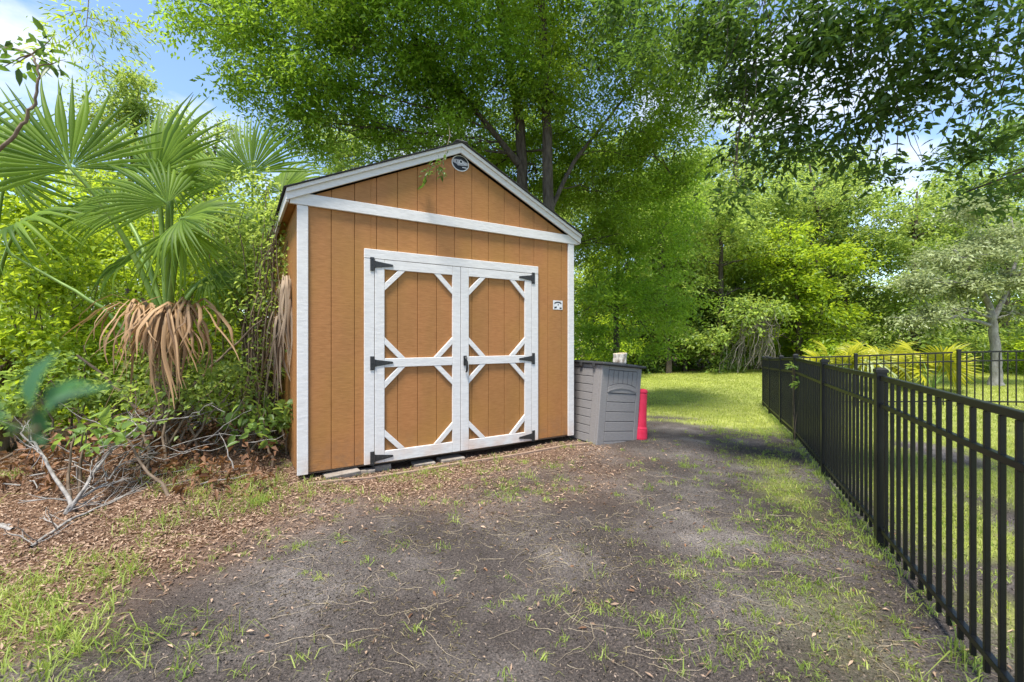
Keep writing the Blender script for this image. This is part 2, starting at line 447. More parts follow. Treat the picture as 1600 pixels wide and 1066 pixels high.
def ground_mat():
    m, nt, out = new_mat('soil_and_lawn')
    tc = N(nt, "ShaderNodeTexCoord")
    def noise(s, d=6, r=.6):
        n = N(nt, "ShaderNodeTexNoise", Scale=s, Detail=d, Roughness=r)
        nt.links.new(tc.outputs['Object'], n.inputs['Vector']); return n.outputs['Fac']
    sand = ramp(nt, noise(1.1, 5), [(.34, (.056, .049, .046)), (.47, (.080, .071, .067)), (.57, (.122, .112, .107)), (.68, (.20, .188, .182))])
    speck = ramp(nt, noise(110, 4, .75), [(.36, (.40, .37, .35)), (.52, (1, .96, .93)), (.66, (1.9, 1.7, 1.55))])
    mx = N(nt, "ShaderNodeMixRGB", blend_type='MULTIPLY'); mx.inputs['Fac'].default_value = 1
    nt.links.new(sand, mx.inputs['Color1']); nt.links.new(speck, mx.inputs['Color2'])
    al = N(nt, "ShaderNodeAttribute", attribute_name="litter")
    ag = N(nt, "ShaderNodeAttribute", attribute_name="lawn")
    litc = ramp(nt, noise(38, 5, .7), [(.35, (.085, .045, .028)), (.55, (.21, .125, .080)), (.72, (.36, .25, .17))])
    lawc = ramp(nt, noise(3.2, 6, .65), [(.34, (.17, .19, .05)), (.55, (.28, .31, .08)), (.72, (.40, .41, .14))])
    m2 = N(nt, "ShaderNodeMixRGB"); nt.links.new(al.outputs['Fac'], m2.inputs['Fac'])
    nt.links.new(mx.outputs[0], m2.inputs['Color1']); nt.links.new(litc, m2.inputs['Color2'])
    m3 = N(nt, "ShaderNodeMixRGB"); nt.links.new(ag.outputs['Fac'], m3.inputs['Fac'])
    nt.links.new(m2.outputs[0], m3.inputs['Color1']); nt.links.new(lawc, m3.inputs['Color2'])
    p = N(nt, "ShaderNodeBsdfPrincipled", Roughness=.96)
    p.inputs['Specular IOR Level'].default_value = .15
    nt.links.new(m3.outputs[0], p.inputs['Base Color'])
    b1 = N(nt, "ShaderNodeBump", Strength=.9, Distance=.018); nt.links.new(noise(70, 6, .75), b1.inputs['Height'])
    b2 = N(nt, "ShaderNodeBump", Strength=.6, Distance=.06); nt.links.new(noise(7, 5), b2.inputs['Height'])
    nt.links.new(b2.outputs[0], b1.inputs['Normal']); nt.links.new(b1.outputs[0], p.inputs['Normal'])
    nt.links.new(p.outputs[0], out.inputs['Surface'])
    return m
M['ground'] = ground_mat()

# ------------------------------------------------------------------ ground
def vnoise(x, y, s, seed=0):
    """cheap smooth noise 0..1"""
    r = np.random.default_rng(seed)
    v = np.zeros_like(np.asarray(x, float)); tot = 0
    for o in range(5):
        a, b, c, d = r.uniform(-1, 1, 4); f = s * 1.8 ** o; w = .62 ** o
        nrm = math.hypot(a, b) + .3
        v = v + w * np.sin((a * x + b * y) / nrm * f + c * 9) * np.sin((-b * x + a * y) / nrm * f * 1.13 + d * 9)
        tot += w
    return .5 + .5 * v / tot * 1.6

def fence_x(y):
    return .997 + .4646 * y

SH_L = Vector((-1.876, 3.877, 0.0)); SH_A = math.atan2(1.624, 2.617)
U = np.array([math.cos(SH_A), math.sin(SH_A)]); Vv = np.array([-U[1], U[0]])
def shed_uv(x, y):
    dx = x - SH_L.x; dy = y - SH_L.y
    return dx * U[0] + dy * U[1], dx * Vv[0] + dy * Vv[1]

def lawn_mask(x, y):
    n = vnoise(x, y, 1.9, 3)
    edge = 7.3 + .35 * np.sin(x * 1.3) - .25 * (x - 3)
    a = sstep(-.5, .9, y - edge + (n - .5) * 2.2)
    a = a * sstep(.4, 1.6, x + (n - .5))               # not behind the shed
    a = a * sstep(19.5, 17.0, y)
    inside = sstep(.0, .35, x - fence_x(y) - .12)
    b = inside * sstep(.36, .60, n + .10 * np.clip(y - 2.0, 0, 3))
    strip = sstep(-1.0, -.2, x - fence_x(y)) * sstep(.0, -.25, x - fence_x(y) + .18) * sstep(.42, .7, n) * .75 * sstep(1.0, 3.5, y)
    return np.clip(np.maximum(np.maximum(a, b), strip), 0, 1)

def litter_mask(x, y):
    u, v = shed_uv(x, y)
    n = vnoise(x, y, 2.3, 8)
    front = sstep(-1.7, -.15, v + (n - .5) * 1.0) * sstep(3.6, 2.6, u) * sstep(.6, .2, v)
    left = sstep(.35, -.5, u + (n - .5) * 1.0 + 1.1 * np.maximum(-v - .75, 0))
    wood = sstep(17.0, 18.5, y)
    behind = sstep(5.5, 7.5, y) * sstep(2.0, .8, x)
    return np.clip(np.maximum(np.maximum(front * .85, left), np.maximum(wood, behind)), 0, 1)

def build_ground():
    xs = np.concatenate([np.linspace(-150, -14, 24)[:-1], np.linspace(-14, 20, 240), np.linspace(20, 150, 24)[1:]])
    ys = np.concatenate([np.linspace(-60, -3, 10)[:-1], np.linspace(-3, 22, 220), np.linspace(22, 220, 24)[1:]])
    X, Y = np.meshgrid(xs, ys)
    Z = gz(X, Y)
    V = np.stack([X, Y, Z], -1).reshape(-1, 3)
    ny, nx = X.shape
    i = (np.arange(ny - 1)[:, None] * nx + np.arange(nx - 1)[None, :]).ravel()
    F = np.stack([i, i + 1, i + nx + 1, i + nx], -1)
    o = np_mesh('ground', V, F, M['ground'], smooth=True)
    for nm, fn in (('lawn', lawn_mask), ('litter', litter_mask)):
        a = o.data.attributes.new(nm, 'FLOAT', 'POINT')
        a.data.foreach_set('value', fn(X, Y).ravel().astype(np.float32))
    tag(o, 'grey sandy dirt yard running into lawn and leaf litter', 'ground', kind='structure')
build_ground()

# ------------------------------------------------------------------ shed
W = 3.08; ZB = .10; DEP = 3.6
shed = empty('garden_shed', SH_L, SH_A)
tag(shed, 'tan wooden garden shed with white trim, gable roof and double barn doors', 'shed')
PITCH = .466; APEX_LOW = 3.236          # underside line of the roof at the centre
def roof_low(u):
    return APEX_LOW + .005 - PITCH * abs(u - W / 2)

GR = [.27 + .2032 * k for k in range(-1, 15)]
GR = [0.0] + [g for g in GR if .02 < g < W - .03] + [W]
GAP = .0024
DX0, DX1, DX2, TR = .652, 1.550, 2.456, .095
DZ1 = 2.04
# backing walls (recessed behind the boards: they show as the grooves)
bm = bmesh.new()
add_prism(bm, [(.01, ZB + .01), (W - .01, ZB + .01), (W - .01, roof_low(W - .01) - .02), (W / 2, APEX_LOW - .02), (.01, roof_low(.01) - .02)], 0.0, .05)
bm_obj('front_wall', bm, M['groove'], shed)
bm = bmesh.new()
add_prism(bm, [(.01, ZB + .01), (W - .01, ZB + .01), (W - .01, roof_low(W - .01) - .02), (W / 2, APEX_LOW - .02), (.01, roof_low(.01) - .02)], DEP - .05, DEP)
bm_obj('rear_wall', bm, M['siding'], shed)
for nm, x0, x1 in (('side_wall', 0.0, .05), ('side_wall', W - .05, W)):
    box(nm, M['groove'], shed, x0, x1, .052, DEP - .052, ZB + .01, roof_low(0) - .02, bevel=0)
box('floor_deck', M['timber'], shed, .02, W - .02, .04, DEP - .02, ZB - .03, ZB + .008, bevel=0)
for yy in (.25, 1.75, 3.2):
    box('skid', M['timber'], shed, .05, W - .05, yy, yy + .09, -.02, ZB - .031, bevel=.004)
# front siding boards
for a, b in zip(GR[:-1], GR[1:]):
    segs = [(a + GAP, b - GAP, ZB)]
    lo, hi = DX0 - .03, DX2 + .03
    out = []
    for (p, q, z0) in segs:
        if q <= lo or p >= hi: out.append((p, q, ZB))
        elif p >= lo and q <= hi: out.append((p, q, DZ1))
        elif p < lo: out.append((p, lo, ZB)); out.append((lo, q, DZ1))
        else: out.append((p, hi, DZ1)); out.append((hi, q, ZB))
    for (p, q, z0) in out:
        if q - p < .012: continue
        pts = [(p, z0), (q, z0), (q, roof_low(q) - .015)]
        if p < W / 2 < q: pts.append((W / 2, APEX_LOW - .012))
        pts.append((p, roof_low(p) - .015))
        prism('siding_board', M['siding'], shed, pts, -.012, -.0005, bevel=.0025)
# side siding boards
ng = int(DEP / .2032)
for side, (x0, x1) in enumerate(((-.012, -.0005), (W + .0005, W + .012))):
    for k in range(ng + 1):
        y0 = .2032 * k + GAP; y1 = min(.2032 * (k + 1) - GAP, DEP)
        if y1 - y0 < .02: continue
        box('siding_board', M['siding'], shed, x0, x1, y0, y1, ZB, roof_low(0) - .02, bevel=.0025)
# corner boards
box('corner_board', M['trim'], shed, -.0135, .076, -.034, -.0125, ZB - .012, 2.452)
box('corner_board', M['trim'], shed, W - .076, W + .0135, -.034, -.0125, ZB - .012, 2.452)
# gable band, rakes, fascia
box('gable_band', M['trim'], shed, -.07, W + .07, -.040, -.0125, 2.4545, 2.558)
OV = .10
def rake(sgn):
    c = W / 2
    e = c + sgn * (W / 2 + OV)
    zt = lambda u: APEX_LOW + .095 - PITCH * abs(u - c)
    pts = [(c + sgn * .001, zt(c)), (e, zt(e)), (e, zt(e) - .095), (c + sgn * .001, zt(c) - .095)]
    prism('rake_board', M['trim'], shed, pts, -.062, -.0405, bevel=.002)
    pts = [(c + sgn * .001, zt(c) + .004), (e, zt(e) + .004), (e, zt(e) - .032), (c + sgn * .001, zt(c) - .032)]
    prism('rake_moulding', M['trim'], shed, pts, -.082, -.0625, bevel=.002)
    # little return block that closes the eave
    ze = zt(e)
    x0, x1 = sorted((e, c + sgn * (W / 2 + .024)))
    box('eave_fascia', M['trim'], shed, min(e, e - sgn * .022), max(e, e - sgn * .022), -.040, DEP + .06, ze - .105, ze - .004)
    xs0, xs1 = sorted((e - sgn * .024, c + sgn * (W / 2 + .014)))
    box('soffit', M['siding'], shed, xs0, xs1, -.038, DEP + .05, ze - .088, ze - .078, bevel=0)
rake(-1); rake(1)
for sgn in (-1, 1):
    c = W / 2; e = c + sgn * (W / 2 + OV + .02)
    zt = lambda u: APEX_LOW + .1005 - PITCH * abs(u - c)
    bm = bmesh.new()
    add_prism(bm, [(c, zt(c)), (e, zt(e)), (e, zt(e) + .006), (c, zt(c) + .006)], -.095, DEP + .08)
    roof = bm_obj('roof', bm, M['shingle'], shed)
    n = 12
    for k in range(n):       # shingle courses, lapped
        u0 = abs(e - c) * (k + 1.02) / n; u1 = abs(e - c) * (k) / n
        a0 = c + sgn * u0; a1 = c + sgn * u1
        bm = bmesh.new()
        add_prism(bm, [(a0, zt(a0) + .007), (a0, zt(a0) + .014), (a1, zt(a1) + .010), (a1, zt(a1) + .0075)], -.099, DEP + .085)
        bm_obj('shingle_course', bm, M['shingle'], roof)
box('ridge_cap', M['shingle'], shed, W / 2 - .07, W / 2 + .07, -.101, DEP + .087, APEX_LOW + .095, APEX_LOW + .122, bevel=.012)

# door casing
box('door_casing', M['trim'], shed, DX0 - TR, DX0 - .002, -.034, -.0125, ZB - .004, DZ1 + .002)
box('door_casing', M['trim'], shed, DX2 + .002, DX2 + TR, -.034, -.0125, ZB - .004, DZ1 + .002)
box('door_casing', M['trim'], shed, DX0 - TR, DX2 + TR, -.036, -.0125, DZ1 + .0045, 2.132)

def bolt_heads(bm, pts, y, r=.0045):
    for (x, z) in pts:
        a = [bm.verts.new((x + r * math.cos(t), y, z + r * math.sin(t))) for t in np.linspace(0, 2 * math.pi, 8, endpoint=False)]
        b = [bm.verts.new((x + r * .6 * math.cos(t), y - .003, z + r * .6 * math.sin(t))) for t in np.linspace(0, 2 * math.pi, 8, endpoint=False)]
        bm.faces.new(b)
        for i in range(8): bm.faces.new((a[i], a[(i + 1) % 8], b[(i + 1) % 8], b[i]))

def hinge(door, xe, sgn, z):
    """T hinge at the door edge xe; the strap runs towards sgn"""
    bm = bmesh.new()
    x0, x1 = sorted((xe - sgn * .042, xe - sgn * .004))
    add_box(bm, x0, x1, -.041, -.0365, z - .065, z + .065)
    add_prism(bm, [(xe + sgn * .008, z - .032), (xe + sgn * .17, z - .010), (xe + sgn * .178, z), (xe + sgn * .17, z + .010), (xe + sgn * .008, z + .032)], -.042, -.0372)
    h = bm_obj('hinge', bm, M['black_iron'], door)
    # knuckle barrel
    v, f = tube_arrays([([(xe + sgn * .001, -.043, z - .034), (xe + sgn * .001, -.043, z), (xe + sgn * .001, -.043, z + .034)], [.0075] * 3)], 8)
    bm = bmesh.new()
    vs = [bm.verts.new(p) for p in v]
    for q in f: bm.faces.new([vs[i] for i in q])
    bolt_heads(bm, [(xe - sgn * .023, z + k) for k in (-.048, 0.0, .048)] + [(xe + sgn * k, z + j) for k, j in ((.035, .012), (.07, -.006), (.12, 0))], -.0425)
    return h, bm

def door(x0, x1, hinge_sgn):
    d = empty('door', (0, 0, 0), 0, shed)
    g0, g1 = x0 + .003, x1 - .003
    st = .091
    z0, z1 = ZB - .002, DZ1
    rails = [(z0, .205), (1.008, 1.094), (1.950, z1)]
    # boards
    xs = [g0] + [g for g in GR if g0 + .03 < g < g1 - .03] + [g1]
    for a, b in zip(xs[:-1], xs[1:]):
        prism('siding_board', M['siding'], d, [(a + GAP, z0 + .004), (b - GAP, z0 + .004), (b - GAP, z1 - .004), (a + GAP, z1 - .004)], -.0135, -.0008, bevel=.0025)
    box('stile', M['trim'], d, g0, g0 + st, -.036, -.014, z0, z1)
    box('stile', M['trim'], d, g1 - st, g1, -.036, -.014, z0, z1)
    for (a, b) in rails:
        box('rail', M['trim'], d, g0 + st + .001, g1 - st - .001, -.0355, -.014, a, b)
    pl, pr = g0 + st + .0005, g1 - st - .0005
    CO, CI = .205, .135
    for (pb, pt) in ((rails[0][1] + .0005, rails[1][0] - .0005), (rails[1][1] + .0005, rails[2][0] - .0005)):
        for sx, xx in ((1, pl), (-1, pr)):
            for sz, zz in ((1, pb), (-1, pt)):
                pts = [(xx + sx * CI, zz), (xx + sx * CO, zz), (xx, zz + sz * CO), (xx, zz + sz * CI)]
                prism('brace', M['trim'], d, pts, -.0335, -.014)
    xe = x0 if hinge_sgn > 0 else x1
    for z in (.150, 1.052, 1.990):
        h, b2 = hinge(d, xe, hinge_sgn, z)
        # bolts and barrel share the strap's iron
        me2 = bpy.data.meshes.new('bolts'); bmesh.ops.recalc_face_normals(b2, faces=list(b2.faces)); b2.to_mesh(me2); b2.free()
        bmh = bmesh.new(); bmh.from_mesh(h.data); bmh.from_mesh(me2); bmh.to_mesh(h.data); bmh.free()
        bpy.data.meshes.remove(me2)
    return d
door(DX0, DX1, 1)
dr = door(DX1, DX2, -1)
# latch handle on the right leaf
bm = bmesh.new()
add_box(bm, DX1 + .028, DX1 + .066, -.046, -.0365, 1.000, 1.105)
bm_obj('handle_plate', bm, M['black_iron'], dr, bevel=.004)
tubes('handle', [([(DX1 + .047, -.047, 1.085), (DX1 + .047, -.075, 1.078), (DX1 + .047, -.085, 1.04), (DX1 + .050, -.083, .985), (DX1 + .056, -.066, .945), (DX1 + .058, -.045, .932)], [.011, .012, .0125, .012, .011, .009])], M['black_iron'], dr, sides=10)

# oval maker's sign on the gable and a small sticker by the door
def ellipse(cx, cz, rx, rz, n=40, a0=0, a1=2 * math.pi):
    return [(cx + rx * math.cos(t), cz + rz * math.sin(t)) for t in np.linspace(a0, a1, n, endpoint=False)]
sgn = empty('oval_sign', (0, 0, 0), 0, shed)
sc_, sz_ = 1.553, 3.142
prism('rim', M['sign_white'], sgn, ellipse(sc_, sz_, .100, .084), -.020, -.0125, bevel=0)
prism('face', M['sign_black'], sgn, ellipse(sc_, sz_, .090, .074), -.022, -.0205, bevel=0)
prism('band', M['sign_grey'], sgn, [(sc_ - .088, sz_ + .032), (sc_ - .02, sz_ + .036), (sc_ + .03, sz_ + .032), (sc_ + .088, sz_ + .012), (sc_ + .084, sz_ - .014), (sc_ + .03, sz_ - .022), (sc_ - .03, sz_ - .028), (sc_ - .05, sz_ - .012), (sc_ - .088, sz_ - .002)], -.0236, -.0225, bevel=0)
def ring(name, mat, par, cx, cz, ro, ri, y0, y1):
    bm = bmesh.new(); n = 20
    for a in range(n):
        t0, t1 = 2 * math.pi * a / n, 2 * math.pi * (a + 1) / n
        q = [(cx + r * math.cos(t), cz + r * math.sin(t)) for r, t in ((ro, t0), (ro, t1), (ri, t1), (ri, t0))]
        add_prism(bm, q, y0, y1)
    bmesh.ops.remove_doubles(bm, verts=list(bm.verts), dist=1e-5)
    return bm_obj(name, bm, mat, par)
prism('letter_eye', M['sign_black'], sgn, ellipse(sc_ + .004, sz_ + .016, .012, .014, 16), -.0252, -.0240, bevel=0)
ring('letter_ring', M['sign_white'], sgn, sc_ + .004, sz_ + .016, .022, .014, -.0250, -.0240)
for k, (x, z, w, h, sh) in enumerate(((-.030, .012, .008, .040, .018), (-.052, .014, .007, .026, .0), (.040, .004, .008, .030, -.012), (.058, .000, .007, .026, .0), (.02, -.040, .05, .008, .0))):
    prism('letter_stroke', M['sign_white'] if k != 1 else M['sign_black'], sgn, [(sc_ + x, sz_ + z - h / 2), (sc_ + x + w, sz_ + z - h / 2), (sc_ + x + w + sh, sz_ + z + h / 2), (sc_ + x + sh, sz_ + z + h / 2)], -.0249, -.0240, bevel=0)
stk = empty('sticker', (0, 0, 0), 0, shed)
kx, kz = 2.855, 1.280 + (530 - 477) / 690 * 5.385
prism('plate', M['sign_white'], stk, [(kx - .072, kz - .055), (kx + .072, kz - .055), (kx + .072, kz + .055), (kx - .072, kz + .055)], -.0150, -.0125, bevel=0)
arc = [(kx + .058 * math.cos(t), kz + .012 + .030 * math.sin(t)) for t in np.linspace(.25, math.pi - .25, 12)] + [(kx + .045 * math.cos(t), kz + .006 + .022 * math.sin(t)) for t in np.linspace(math.pi - .25, .25, 12)]
prism('arc_mark', M['sign_black'], stk, arc, -.0165, -.0155, bevel=0)
prism('dot_mark', M['sign_black'], stk, ellipse(kx + .006, kz + .004, .008, .008, 12), -.0165, -.0155, bevel=0)
prism('text_mark', M['sign_black'], stk, [(kx - .058, kz - .042), (kx - .022, kz - .036), (kx - .014, kz - .018), (kx - .050, kz - .022)], -.0165, -.0155, bevel=0)
prism('text_mark', M['sign_black'], stk, [(kx + .026, kz - .044), (kx + .056, kz - .044), (kx + .056, kz - .028), (kx + .026, kz - .028)], -.0165, -.0155, bevel=0)

# ------------------------------------------------------------------ pavers and edging by the shed
def shed_pt(u, v):
    return SH_L.x + U[0] * u + Vv[0] * v, SH_L.y + U[1] * u + Vv[1] * v
pav = [(.36, -.02, .30, .14, .045, 4, 'long pale paver lying under the shed front, nearest the corner board'),
       (.60, .02, .14, .10, .040, -9, 'short reddish paver stub between the two pale ones under the shed'),
       (.74, .06, .17, .10, .060, 6, 'small paver propped under the left door hinge of the shed'),
       (1.16, .03, .22, .14, .030, -5, 'flat half-buried grey paver under the left door'),
       (1.46, .02, .26, .16, .030, 3, 'flat paver half covered with leaves below the door seam')]
for (u, v, l, w, h, a, lab) in pav:
    x, y = shed_pt(u, v)
    bm = bmesh.new(); add_box(bm, -l / 2, l / 2, -w / 2, w / 2, -.01, h)
    for vv in bm.verts: vv.co += Vector((random.uniform(-.006, .006), random.uniform(-.006, .006), random.uniform(-.004, .004)))
    o = bm_obj('paver', bm, M['brick'], None, bevel=.006)
    o.location = (x, y, gzf(x, y)); o.rotation_euler = (math.radians(random.uniform(-3, 3)), math.radians(random.uniform(-3, 3)), SH_A + math.radians(a))
    tag(o, lab, 'paver', 'pavers under the shed')
p0 = shed_pt(.05, -.17); p1 = shed_pt(3.3, -.24)
pts = wobble((p0[0], p0[1], 0), (p1[0], p1[1], 0), 14, .012, RNG)
bm = bmesh.new()
prev = None
for i, p in enumerate(pts):
    z = gzf(p[0], p[1])
    r = [bm.verts.new((p[0] + Vv[0] * s, p[1] + Vv[1] * s, z + h)) for s, h in ((-.014, -.03), (-.014, .022), (.014, .024), (.014, -.03))]
    if prev:
        for k in range(4): bm.faces.new((prev[k], prev[(k + 1) % 4], r[(k + 1) % 4], r[k]))
    else: bm.faces.new(r)
    prev = r
bm.faces.new(prev[::-1])
tag(bm_obj('edging_board', bm, M['timber']), 'thin brown timber edging sunk in the ground along the shed front', 'edging')

# ------------------------------------------------------------------ storage bin, log, red tube
bx, by = 1.012, 5.29
BW, BD, BH = .69, .72, 1.0
binr = empty('storage_bin', (bx, by, gzf(bx, by) - .01), SH_A)
binr.rotation_euler = (Matrix.Rotation(SH_A, 4, 'Z') @ Matrix.Rotation(math.radians(5.9), 4, 'Y')).to_euler()
tag(binr, 'grey plastic storage bin with black lid leaning beside the shed', 'storage bin')
bm = bmesh.new()
vs = add_box(bm, .012, BW - .012, .012, BD - .012, 0, BH - .02)
bm_obj('body', bm, M['bin_dark'], binr)
def zf(x):      # top edge of the sides: the lid falls forwards a little
    return BH - .012
# corner posts
for (x0, x1, y0, y1) in ((0, .115, 0, .010), (BW - .075, BW, 0, .010)):
    box('corner_post', M['bin'], binr, x0, x1, y0, y1 + .03, 0, BH - .02, bevel=.006)
for (y0, y1) in ((.042, .15), (BD - .11, BD)):
    box('corner_post', M['bin'], binr, 0, .03, y0, y1, 0, BH - .02, bevel=.006)
    box('corner_post', M['bin'], binr, BW - .03, BW, y0, y1, 0, BH - .02, bevel=.006)
# front: lower boards, arched board, upright boards, top rail
zz = [.0, .055, .175, .295, .415, .535, .645]
for a, b in zip(zz[:-1], zz[1:]):
    box('front_slat', M['bin'], binr, .118, BW - .078, .002, .011, a + .004, b - .004, bevel=.003)
arc = [(.118, .649)] + [(BW - .078, .649)] + [(x, .715 + .05 * (1 - ((x - .365) / .25) ** 2)) for x in np.linspace(BW - .078, .118, 14)]
prism('arched_panel', M['bin'], binr, arc, -.004, .0115, bevel=.003)
arcl = [(x, .66 + .045 * (1 - ((x - .365) / .25) ** 2)) for x in np.linspace(.125, BW - .085, 14)]
prism('arched_rib', M['bin'], binr, arcl + [(x, z + .014) for x, z in arcl[::-1]], -.010, -.0045, bevel=.002)
us = np.linspace(.118, BW - .078, 7)
for a, b in zip(us[:-1], us[1:]):
    zc = lambda x: .722 + .05 * (1 - ((x - .365) / .25) ** 2)
    prism('upright_slat', M['bin'], binr, [(a + .004, zc(a)), (b - .004, zc(b)), (b - .004, .925), (a + .004, .925)], .002, .0112, bevel=.003)
box('top_rail', M['bin'], binr, .117, BW - .077, .0005, .0115, .932, BH - .02, bevel=.003)
for side, (x0, x1) in enumerate(((.002, .0115), (BW - .0115, BW - .002))):
    zs = np.linspace(.02, .93, 10)
    for a, b in zip(zs[:-1], zs[1:]):
        box('side_slat', M['bin'], binr, x0, x1, .153, BD - .113, a + .004, b - .004, bevel=.003)
    box('side_rail', M['bin'], binr, x0, x1, .152, BD - .112, .936, BH - .02, bevel=.003)
bm = bmesh.new(); add_box(bm, -.03, BW + .035, -.045, BD + .03, BH - .018, BH + .012)
lid = bm_obj('lid', bm, M['lid'], binr, bevel=.008)
bm = bmesh.new(); add_box(bm, .04, BW - .04, .04, BD - .05, BH + .0125, BH + .022)
bm_obj('lid_panel', bm, M['lid'], lid, bevel=.008)
for yy in (.10, .34):
    box('lid_clip', M['lid'], lid, -.034, -.031, yy, yy + .05, BH - .05, BH - .005, bevel=.001)

# sawn log on the lid
Rb = binr.rotation_euler.to_matrix(); top = Vector(binr.location) + Rb @ Vector((.46, .17, BH + .021))
bm = bmesh.new(); n = 18; rings = []
prof = [(0, .0), (.082, .0), (.088, .02), (.084, .09), (.090, .165), (.086, .172)]
for (r, z) in prof[1:]:
    rings.append([bm.verts.new((r * (1 + .10 * math.sin(3 * t + .5) + .05 * math.sin(7 * t)) * math.cos(t), r * (1 + .10 * math.sin(3 * t + .5)) * math.sin(t), z + (.02 * math.cos(t) if z > .1 else 0))) for t in np.linspace(0, 2 * math.pi, n, endpoint=False)])
for a, b in zip(rings[:-1], rings[1:]):
    for i in range(n): bm.faces.new((a[i], a[(i + 1) % n], b[(i + 1) % n], b[i]))
bm.faces.new(rings[0][::-1])
lg = empty('sawn_log', top, .4)
lg.rotation_euler = binr.rotation_euler; lg.scale = (1, 1, .78)
tag(lg, 'short sawn log with pale cut end standing on the bin lid', 'log')
bm_obj('bark', bm, M['log_bark'], lg)
bm = bmesh.new()
vv = [bm.verts.new((.084 * (1 + .10 * math.sin(3 * t + .5) + .05 * math.sin(7 * t)) * math.cos(t), .084 * (1 + .10 * math.sin(3 * t + .5)) * math.sin(t), .1735 + .02 * math.cos(t))) for t in np.linspace(0, 2 * math.pi, n, endpoint=False)]
bm.faces.new(vv)
bm_obj('cut_face', bm, M['cut_wood'], lg)

# red plastic tube behind the bin
rx, ry = at(1000, 690, 5.72).x, 5.72
rt = empty('red_tube', (rx, ry, gzf(rx, ry)), .3)
rt.rotation_euler = (0, math.radians(4.0), .3)
tag(rt, 'red plastic tube standing on end behind the grey bin', 'tube')
def lathe(name, prof, mat, parent, n=24):
    bm = bmesh.new(); rs = []
    for (r, z) in prof:
        rs.append([bm.verts.new((r * math.cos(t), r * math.sin(t), z)) for t in np.linspace(0, 2 * math.pi, n, endpoint=False)])
    for a, b in zip(rs[:-1], rs[1:]):
        for i in range(n): bm.faces.new((a[i], a[(i + 1) % n], b[(i + 1) % n], b[i]))
    bm.faces.new(rs[0][::-1]); bm.faces.new(rs[-1])
    return bm_obj(name, bm, mat, parent, smooth=False)
lathe('body', [(.082, .135), (.074, .16), (.067, .26), (.062, .40), (.058, .575), (.052, .592)], M['red'], rt)
lathe('cap', [(.060, .5925), (.062, .605), (.058, .628), (.042, .640), (.018, .644)], M['red'], rt)
lathe('base', [(.088, .0), (.090, .02), (.087, .10), (.084, .132)], M['red'], rt)

# ------------------------------------------------------------------ fences
pk_me = {}
def shared(key, fn):
    if key not in pk_me: pk_me[key] = fn()
    return pk_me[key]
def box_me(name, x0, x1, y0, y1, z0, z1, mat, bevel=.0015):
    bm = bmesh.new(); add_box(bm, x0, x1, y0, y1, z0, z1)
    if bevel: bmesh.ops.bevel(bm, geom=list(bm.edges), offset=bevel, segments=1, affect='EDGES')
    me = bpy.data.meshes.new(name); bm.to_mesh(me); bm.free(); me.materials.append(mat)
    return me
picket_me = box_me('picket', -.0085, .0085, -.0085, .0085, .045, 1.012, M['fence'])
post_me = box_me('post', -.026, .026, -.026, .026, -.05, 1.060, M['fence'])
def cap_mesh():
    bm = bmesh.new(); add_box(bm, -.031, .031, -.031, .031, 1.0605, 1.078)
    t = [v for v in bm.verts if v.co.z > 1.07]
    r = bmesh.ops.extrude_face_region(bm, geom=[f for f in bm.faces if all(v in t for v in f.verts)])
    for v in [g for g in r['geom'] if isinstance(g, bmesh.types.BMVert)]:
        v.co.x *= .55; v.co.y *= .55; v.co.z += .012
    me = bpy.data.meshes.new('post_cap'); bm.to_mesh(me); bm.free(); me.materials.append(M['fence']); return me
cap_me = cap_mesh()
def make_fence(name, posts, label, zoff=None, gap=.097, sw=.0):
    base = posts[0]
    z0 = gzf(*base)
    root = empty(name, (base[0], base[1], z0))
    tag(root, label, 'fence')
    P = [(x - base[0], y - base[1], (gzf(x, y) if zoff is None else zoff(x, y)) - z0) for x, y in posts]
    for i, (x, y, z) in enumerate(P):
        a = P[min(i + 1, len(P) - 1)]; b = P[max(i - 1, 0)]
        rz = math.atan2(a[1] - b[1], a[0] - b[0])
        o = link_mesh('post', post_me, None, root, (x, y, z)); o.rotation_euler = (0, 0, rz)
        c = link_mesh('post_cap', cap_me, None, o)
    for (xa, ya, za), (xb, yb, zb) in zip(P[:-1], P[1:]):
        L_ = math.hypot(xb - xa, yb - ya); rz = math.atan2(yb - ya, xb - xa); pt = math.atan2(zb - za, L_)
        full = math.hypot(L_, zb - za)
        for (r0, r1) in ((.100, .126), (.850, .876), (1.014, 1.044)):
            bm = bmesh.new(); add_box(bm, .027, full - .027, -.0125, .0125, r0, r1)
            o = bm_obj('rail', bm, M['fence'], root, (xa, ya, za), bevel=.002)
            o.rotation_euler = (0, -pt, rz)
        n = max(2, int(round(L_ / gap)))
        for k in range(1, n):
            t = k / n
            o = link_mesh('picket', picket_me, None, root, (xa + (xb - xa) * t, ya + (yb - ya) * t, za + (zb - za) * t))
            o.rotation_euler = (0, 0, rz)
    return root
near_d = [9.5, 8.35, 6.86, 5.62, 4.11, 2.693, 1.28, -.13]
make_fence('yard_fence', [(fence_x(d), d) for d in near_d], 'black metal picket fence running from the foreground to the far corner')
fx0, fy0 = fence_x(9.5), 9.5
fd = np.array([8.31 - fx0, 8.30 - fy0]); fd /= np.linalg.norm(fd)
make_fence('yard_fence', [(fx0 + fd[0] * s + .06, fy0 + fd[1] * s - .025) for s in (.0, 1.56, 3.14, 4.72, 6.30, 7.9)], 'black metal picket fence crossing the lawn in front of the golden palmettos', gap=.112)

